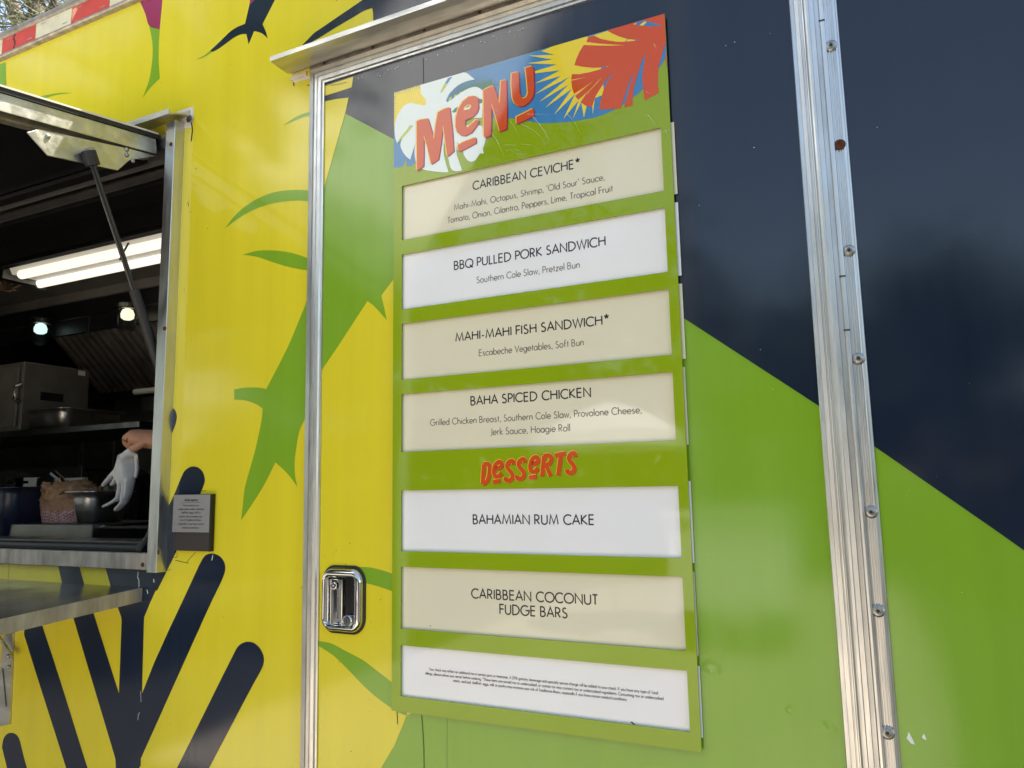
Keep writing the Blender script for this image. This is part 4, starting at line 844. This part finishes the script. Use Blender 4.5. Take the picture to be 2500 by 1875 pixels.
obj('loose_chips', cr, bsk, fix=False)
tb0, tb1 = bx(-60,1192,.16).x, bx(32,1192,.16).x
pan('plastic_tub', tb0, tb1, .15, .30, BT+.0005, bx(20,1192,.16).z, 'dark blue plastic tub at the left end of the bench', 'tub_blue', category='tub')
wb = MB(); a = bx(37,1222,.34); b = bx(66,1258,.34); wb.box(a.x, b.x+.05, .40, .47, BT+.001, a.z, 'white_plastic'); obj('paper_stack', wb, origin=(a.x,.43,BT), bevel=.002, label='stack of white paper between the dark tub and the chips', category='paper')
# tray rack at the back
trk = thing('tray_rack', (-2.55, .93, BT), 'low steel rack of small pans behind the heap of chips', 'rack')
tr_ = MB(); a = bx(0,1147,.85); b = bx(200,1147,.85)
tr_.box(a.x-.3, b.x, .85, 1.05, a.z-.012, a.z, 'dark_steel'); tr_.box(a.x-.3, b.x, .85, .865, BT+.0005, a.z-.012, 'dark_steel'); obj('rack_frame', tr_, trk, bevel=.002)
for k, x in enumerate((4, 38, 88, 150)):
    tt = MB(); a = bx(x,1165,.84); tt.box(a.x, a.x+.16, .843, .8495, a.z-.07, a.z-.004, 'white_plastic' if k in (1,3) else 'dark_steel'); tt.box(a.x+.05, a.x+.09, .838, .8429, a.z-.03, a.z-.018, 'black_gloss'); obj('drawer_front', tt, trk, bevel=.001)
# second tube-like holder at right of the filters
ph = MB(); a = bx(330,957,1.2); b = bx(400,950,1.2); ph.tube([a, b+(b-a)*.6], .014, 'white_plastic', 12); ph.box(a.x+.05, b.x+.2, 1.2, 1.3, a.z-.10, a.z-.03, 'dark_steel'); obj('paper_roll_holder', ph, origin=(a.x,1.2,a.z-.1), label='white paper roll end jutting out under the hood filters', category='paper roll')
jg = MB(); a = bx(275,1165,.55); jg.lathe([(.07,0),(.085,.02),(.085,.16),(.07,.20),(.04,.215),(.038,.22)], (a.x,.62,BT+.0005), (0,0,1), 'black_gloss', 20); jg.tube([(a.x-.10,.60,BT+.19),(a.x-.13,.60,BT+.13),(a.x-.09,.60,BT+.08)], .010, 'black_gloss', 8); jg.tube([(a.x-.10,.60,BT+.19),(a.x-.06,.61,BT+.2)], .010, 'black_gloss', 8)
obj('kettle', jg, origin=(a.x,.62,BT), smooth_=False, label='black kettle with a loop handle behind the hanging white glove', category='kettle')
tg = MB(); a = bx(235,1287,.2); b = bx(280,1288,.2); tg.tube([a, (a+b)/2, b+Vector((.25,0,.004))], [.007,.005,.005], 'chrome', 8); obj('tongs', tg, origin=a, label='steel tongs lying on the bench below the hanging glove', category='tongs')

# ------------------------------------------------------------------ the cook: hand reaching in with a glove
def skin(name, verts, edges, radii, matn, parent=None, root=0, sub=2, **props):
    me = bpy.data.meshes.new(name); me.from_pydata([tuple(v) for v in verts], edges, []); me.materials.append(MATS[matn])
    o = bpy.data.objects.new(name, me); col.objects.link(o)
    md = o.modifiers.new('skin', 'SKIN'); md.use_smooth_shade = True
    for i, r in enumerate(radii):
        sv_ = me.skin_vertices[0].data[i]; sv_.radius = (r, r) if not isinstance(r, tuple) else r; sv_.use_root = i == root
    sb = o.modifiers.new('sub', 'SUBSURF'); sb.levels = sub; sb.render_levels = sub
    if parent: o.parent = parent; o.matrix_parent_inverse = Matrix.Translation(-WL[parent.name])
    WL[o.name] = Vector((0, 0, 0))
    for k, v in props.items(): o[k] = v
    return o
HYd = .20
def hpnt(x, y, dy=0): return at(0+x/4.74, 850+y/4.74, HYd+dy)
person = thing('person', (-.42, .52, .62), 'person in maroon inside the truck whose hand holds a limp white glove', 'person')
wrist = hpnt(1790,1050,.01); knk = hpnt(1560,1030); elbow = wrist+Vector((.22,.10,-.10)); sho = Vector((-.24,.50,1.62))
V = [(-.36,.55,1.20), (-.36,.55,1.40), (-.36,.55,1.60), (-.36,.54,1.72), (-.36,.53,1.80), (-.36,.51,1.92), (-.36,.52,2.01), tuple(sho), tuple(elbow), tuple(wrist), tuple((wrist+knk)/2), tuple(knk),
     (-.52,.58,1.62), (-.60,.62,1.38), (-.56,.52,1.20), (-.36,.55,1.05), (-.27,.55,.85), (-.27,.56,.64), (-.45,.55,.85), (-.45,.56,.64)]
Ed = [(0,1),(1,2),(2,3),(3,4),(4,5),(5,6),(2,7),(7,8),(8,9),(9,10),(10,11),(2,12),(12,13),(13,14),(0,15),(15,16),(16,17),(15,18),(18,19)]
Rd = [.14,.14,.13,.07,.055,.085,.06,.07,.05,(.030,.026),(.036,.026),(.040,.024),.07,.05,.03,.15,.09,.06,.09,.06]
b0 = len(V)
for k in range(4):                                           # four fingers curled round the cuff, thumb against them
    base = hpnt(1500+k*26, 1000+k*42, -.012+.006*k); V += [tuple(base), tuple(hpnt(1446+k*24, 1030+k*40, -.020+.006*k)), tuple(hpnt(1455+k*26, 1115+k*22, -.004+.006*k)), tuple(hpnt(1520+k*18, 1130+k*20, .010+.004*k))]
    n0 = b0+k*4; Ed += [(11, n0), (n0, n0+1), (n0+1, n0+2), (n0+2, n0+3)]; Rd += [.0105, .0098, .0090, .0076]
t0 = len(V); V += [tuple(hpnt(1640,1105,-.02)), tuple(hpnt(1575,1150,-.026)), tuple(hpnt(1510,1160,-.022))]; Ed += [(10, t0), (t0, t0+1), (t0+1, t0+2)]; Rd += [.013, .0115, .009]
skin('body', V, Ed, Rd, 'skin_tone', person, 0)
sh_ = [(-.36,.55,1.08),(-.36,.55,1.25),(-.36,.55,1.42),(-.36,.55,1.60),(-.36,.545,1.70),tuple(sho),tuple(sho.lerp(elbow,.55)),(-.52,.58,1.62),(-.575,.605,1.46)]
skin('shirt', sh_, [(0,1),(1,2),(2,3),(3,4),(3,5),(5,6),(3,7),(7,8)], [.165,.155,.155,.145,.075,.085,.07,.085,.07], 'maroon_cloth', person, 0, 2)
skin('trousers', [(-.36,.55,1.10),(-.36,.55,1.0),(-.27,.55,.85),(-.27,.56,.63),(-.45,.55,.85),(-.45,.56,.63)], [(0,1),(1,2),(2,3),(1,4),(4,5)], [.16,.16,.10,.08,.10,.08], 'dark_cloth', person, 0, 2)
skin('hair', [(-.36,.54,1.95),(-.36,.55,2.03),(-.36,.60,1.96)], [(0,1),(0,2)], [.09,.08,.06], 'hair_dark', person, 0, 2)
# the glove hangs limp from the hand: a flattened palm with five empty fingers
def gp_(x, y, dy=0): return at(x/4.74, 850+y/4.74, HYd-.012+dy)
gv = [gp_(1545,1130), gp_(1500,1210), gp_(1450,1330,.004), gp_(1440,1430,.004),
      gp_(1330,1440,-.004), gp_(1240,1540,-.008), gp_(1185,1600,-.010),
      gp_(1370,1490,.002), gp_(1320,1560), gp_(1285,1590),
      gp_(1420,1560,.004), gp_(1400,1680,.002), gp_(1340,1780),
      gp_(1470,1600,.004), gp_(1440,1740,.002), gp_(1420,1820),
      gp_(1510,1510,.006), gp_(1480,1690,.006), gp_(1420,1810,.008), gp_(1340,1880,.006), 
      gp_(1330,1760,-.004), gp_(1270,1800,-.006), gp_(1190,1835,-.008), gp_(1570,1240,.012), gp_(1590,1380,.014), gp_(1570,1510,.014)]
ge = [(0,1),(1,2),(2,3),(3,4),(4,5),(5,6),(3,7),(7,8),(8,9),(3,10),(10,11),(11,12),(3,13),(13,14),(14,15),(3,16),(16,17),(17,18),(18,19),(11,20),(20,21),(21,22),(1,23),(23,24),(24,25)]
gr = [(.010,.006),(.017,.007),(.026,.008),(.030,.008),(.013,.006),(.009,.005),(.0065,.004),(.011,.006),(.009,.005),(.007,.004),(.014,.006),(.011,.005),(.006,.004),(.014,.006),(.013,.005),(.008,.004),(.015,.006),(.013,.006),(.013,.006),(.011,.005),(.007,.004),(.0065,.004),(.008,.004),(.012,.005),(.014,.006),(.010,.005)]
gr = [(a*1.22, b*1.15) for a, b in gr]
glv = skin('glove', gv, ge, gr, 'glove_white', None, 2, 2, label='limp white disposable glove dangling from a hand inside the serving window', category='glove')

# ================================================================== SURROUNDINGS
def tree(name, base, h, spread, label, cat, n, leaf, mat_, trunk_r=.16, limbs=9, seed=1, lo=.35, focus=None, group=None):
    random.seed(seed); base = Vector(base)
    t_ = thing(name, base, label, cat, group)
    tk = MB(); top = base+Vector((random.uniform(-.3,.3), random.uniform(-.3,.3), h*.9))
    path = [base+(top-base)*(k/6)+Vector((random.uniform(-.12,.12), random.uniform(-.12,.12), 0))*(k > 0) for k in range(7)]
    tk.tube(path, [trunk_r*(1-.13*k) for k in range(7)], 'bark', 9)
    tips = []
    for i in range(limbs):
        s0 = base.lerp(top, random.uniform(lo, .92)); a = 6.283*i/limbs+random.uniform(-.4,.4); ln = spread*random.uniform(.6, 1.0)
        e_ = s0+Vector((math.cos(a)*ln, math.sin(a)*ln, random.uniform(.25,.9)*ln*.8)); mid_ = s0.lerp(e_, .5)+Vector((0,0,.12*ln))
        tk.tube([s0, mid_, e_], [trunk_r*.34, trunk_r*.22, trunk_r*.06], 'bark', 6); tips += [mid_, e_, s0.lerp(e_, .75)]
    if focus:
        for pth in focus: tk.tube(pth[0], pth[1], 'bark', 9); tips += list(pth[0])
    tips.append(top)
    obj('trunk', tk, t_, smooth_=True)
    cr_ = MB(); V_ = []; F_ = []
    for i in range(n):
        c = random.choice(tips); sg = spread*.20
        p = c+Vector((random.gauss(0, sg), random.gauss(0, sg), random.gauss(0, sg*.8)))
        if leaf == 'needle':
            d_ = Vector((random.gauss(0,.5), random.gauss(0,.5), random.uniform(-1.0,.5))).normalized()*random.uniform(.16,.42); w_ = d_.cross(Vector((random.gauss(0,1), random.gauss(0,1), random.gauss(0,1)))).normalized()*random.uniform(.004,.009)
            k = len(V_); V_ += [p-w_, p+w_, p+d_*.5+w_+Vector((0,0,-.02)), p+d_]; F_.append((k,k+1,k+2,k+3))
        else:
            u = Vector((random.gauss(0,1), random.gauss(0,1), random.gauss(0,.6))).normalized()*random.uniform(.10,.22); v = u.cross(Vector((random.gauss(0,1), random.gauss(0,1), random.gauss(0,1)))).normalized()*random.uniform(.05,.10)
            k = len(V_); V_ += [p-u, p+v, p+u, p-v]; F_.append((k,k+1,k+2,k+3))
    cr_.add(V_, F_, mat_); obj('crown', cr_, t_, fix=False)
    return t_
# the feathery tree seen over the roof
def tp_(x, y, Y=4.5): return at(x, y, Y)
foc = [([Vector((-9.3,4.6,3.5)), tp_(75,110), tp_(52,70), tp_(28,10), tp_(5,-80)], [.12,.11,.10,.09,.06]), ([Vector((-9.2,4.5,4)), tp_(125,110), tp_(100,55), tp_(80,0), tp_(70,-90)], [.14,.13,.12,.10,.06]),
       ([tp_(60,75), tp_(90,20), tp_(120,-60)], [.05,.04,.02]), ([tp_(100,60), tp_(130,10), tp_(135,-60)], [.05,.045,.03]), ([tp_(118,70), tp_(95,15), tp_(92,-30)], [.03,.025,.02]), ([tp_(140,40), tp_(180,5), tp_(240,-60)], [.04,.03,.02])]
tree('pine_tree', (-9.3,4.7,0), 10.5, 2.6, 'feathery pine tree with bare limbs behind the truck roof at top left', 'tree', 3600, 'needle', 'needles', .16, 7, 5, .45, foc)
# what faces the truck and shows in its gloss: a white shade sail and leafy trees
sail = thing('shade_sail', (-4.0,-5.2,0), 'white shade sail on posts facing the truck, mirrored in its glossy wrap', 'shade sail')
def rf(x, y, D):
    d_ = ray(x, y); p = at(x, y, 0); d_ = Vector((d_.x, -d_.y, d_.z)); return p+d_*((-D-p.y)/d_.y)
A_, B_, C_ = rf(985,718,4.6), rf(437,405,5.6), rf(1620,-440,8.5)
sm = MB(); N = 10
def bary(i, j): u, v = i/N, j/N; p = A_*(1-u-v)+B_*u+C_*v; sagg = .2*u*v*(1-u-v)*9; return p+Vector((0,.25,-.6))*sagg
idx = {}
for i in range(N+1):
    for j in range(N+1-i): idx[(i,j)] = len(sm.v); sm.v.append(tuple(bary(i,j)))
sm.names = ['sail_cloth']
for i in range(N):
    for j in range(N-i):
        sm.f.append((idx[(i,j)], idx[(i+1,j)], idx[(i,j+1)])); sm.m.append(0)
        if i+j < N-1: sm.f.append((idx[(i+1,j)], idx[(i+1,j+1)], idx[(i,j+1)])); sm.m.append(0)
so_ = obj('cloth', sm, sail, smooth_=True, fix=False); sd_ = so_.modifiers.new('thick', 'SOLIDIFY'); sd_.thickness = .01
for P_ in (A_, B_, C_):
    pm = MB(); pm.tube([(P_.x, P_.y-.05, 0), (P_.x, P_.y-.05, P_.z+.15)], .05, 'post_white', 10); obj('post', pm, sail)
for i, (x, y, h_, s_) in enumerate(((-9,-10,5.2,2.2), (-5.2,-11,4.6,2.0), (-2.2,-10.5,4.9,2.2), (.8,-12,4.4,2.0), (3.6,-11,4.2,1.8), (6.5,-10,4.2,1.9))):
    tree('leafy_tree', (x,y,0), h_, s_, ['low leafy tree opposite the truck behind the shade sail, farthest from the door', 'low leafy tree opposite the serving window', 'low leafy tree opposite the latch side of the door', 'low leafy tree opposite the menu board', 'low leafy tree opposite the hinge side of the door', 'low leafy tree opposite the right end of the truck'][i], 'tree', 2600, 'leaf', 'leaf_green', .14, 10, 20+i, .3, None, 'trees opposite the truck')
tree('leafy_tree', (-11.5,-11.5,0), 13.5, 4.2, 'very tall leafy tree added far left, out of view, to darken reflections', 'tree', 6500, 'leaf', 'leaf_green', .3, 14, 41, .3, None, 'trees opposite the truck')  # this tree and the next are added to darken the upper-left reflections
tree('leafy_tree', (-7.2,-12.5,0), 12.0, 3.6, 'very tall leafy tree added behind the white shade sail to darken reflections', 'tree', 5500, 'leaf', 'leaf_green', .28, 14, 42, .3, None, 'trees opposite the truck')
tree('leafy_tree', (-5.6,-3.3,0), 5.4, 2.0, 'round leafy tree added out of view to shade the ground near the hatch', 'tree', 3500, 'leaf', 'leaf_green', .12, 11, 51, .45, None, 'trees opposite the truck')  # added out of view so the ground mirrored at lower left lies in shade
random.seed(5)
hg = MB(); V_, F_ = [], []
for i in range(9000):
    p = Vector((random.uniform(-26, 14), -13+random.gauss(0,.45), random.uniform(.05, 1)**.8*2.9)); u = Vector((random.gauss(0,1), random.gauss(0,1), random.gauss(0,1))).normalized()*random.uniform(.14,.26); v = u.cross(Vector((random.gauss(0,1), random.gauss(0,1), random.gauss(0,1)))).normalized()*random.uniform(.08,.14)
    k = len(V_); V_ += [p-u, p+v, p+u, p-v]; F_.append((k,k+1,k+2,k+3))
hg.add(V_, F_, 'leaf_green'); obj('hedge', hg, origin=(-6,-13,0), fix=False, label='long green hedge added out of view to darken the low reflections', category='hedge')  # unseen hedge, added to cover the bright horizon in the reflections
# unseen white cart and parasol, added for bright reflections in door and board
cart = thing('reflection_cart', (-.4,-6,.12), 'white cart added out of view to mirror a bright patch in the truck door', 'cart')
cm = MB(); cm.box(-.95, .15, -6.35, -5.75, .38, 1.28, 'white_cart'); obj('cabinet', cm, cart, bevel=.03)
cm = MB(); cm.box(-1.0, .2, -6.4, -5.7, 1.285, 1.33, 'white_cart'); obj('lid', cm, cart, bevel=.012)
cm = MB(); cm.tube([(.2,-6.2,1.1), (.42,-6.2,1.16), (.42,-5.9,1.16), (.2,-5.9,1.1)], .018, 'zinc', 8); obj('push_handle', cm, cart)
for x in (-.75, -.05):
    for y in (-6.38, -5.72):
        cm = MB(); cm.lathe([(.12, -.02), (.15, -.025), (.16, 0), (.15, .025), (.12, .02)], (x, y, .285), (0, 1, 0), 'black_rubber', 20); cm.lathe([(.11, -.015), (.02, -.02), (.02, .02), (.11, .015)], (x, y, .285), (0, 1, 0), 'zinc', 16); obj('wheel', cm, cart)
par = thing('parasol', (-1.6,-6.1,.12), 'white parasol added out of view to mirror a bright arch in the menu board', 'parasol')  # added for its reflection, like the cart
cm = MB(); cm.tube([(-1.6,-6.1,.14), (-1.6,-6.1,2.42)], .02, 'zinc', 10); cm.lathe([(.25, 0), (.25, .05), (.06, .07)], (-1.6,-6.1,.1205), (0,0,1), 'post_white', 20); obj('pole', cm, par)
cm = MB(); n = 16
for (r, z) in ((.02, 2.45), (.4, 2.32), (.8, 2.10), (.82, 1.95)): cm.v += [(-1.6+r*math.cos(2*math.pi*k/n), -6.1+r*math.sin(2*math.pi*k/n), z+(.02 if r > 1.01 and k % 2 else 0)) for k in range(n)]
cm.names = ['sail_cloth']; cm.f = [(i*n+k, i*n+(k+1) % n, (i+1)*n+(k+1) % n, (i+1)*n+k) for i in range(3) for k in range(n)]; cm.m = [0]*len(cm.f)
o = obj('canopy', cm, par); md = o.modifiers.new('thick', 'SOLIDIFY'); md.thickness = .006
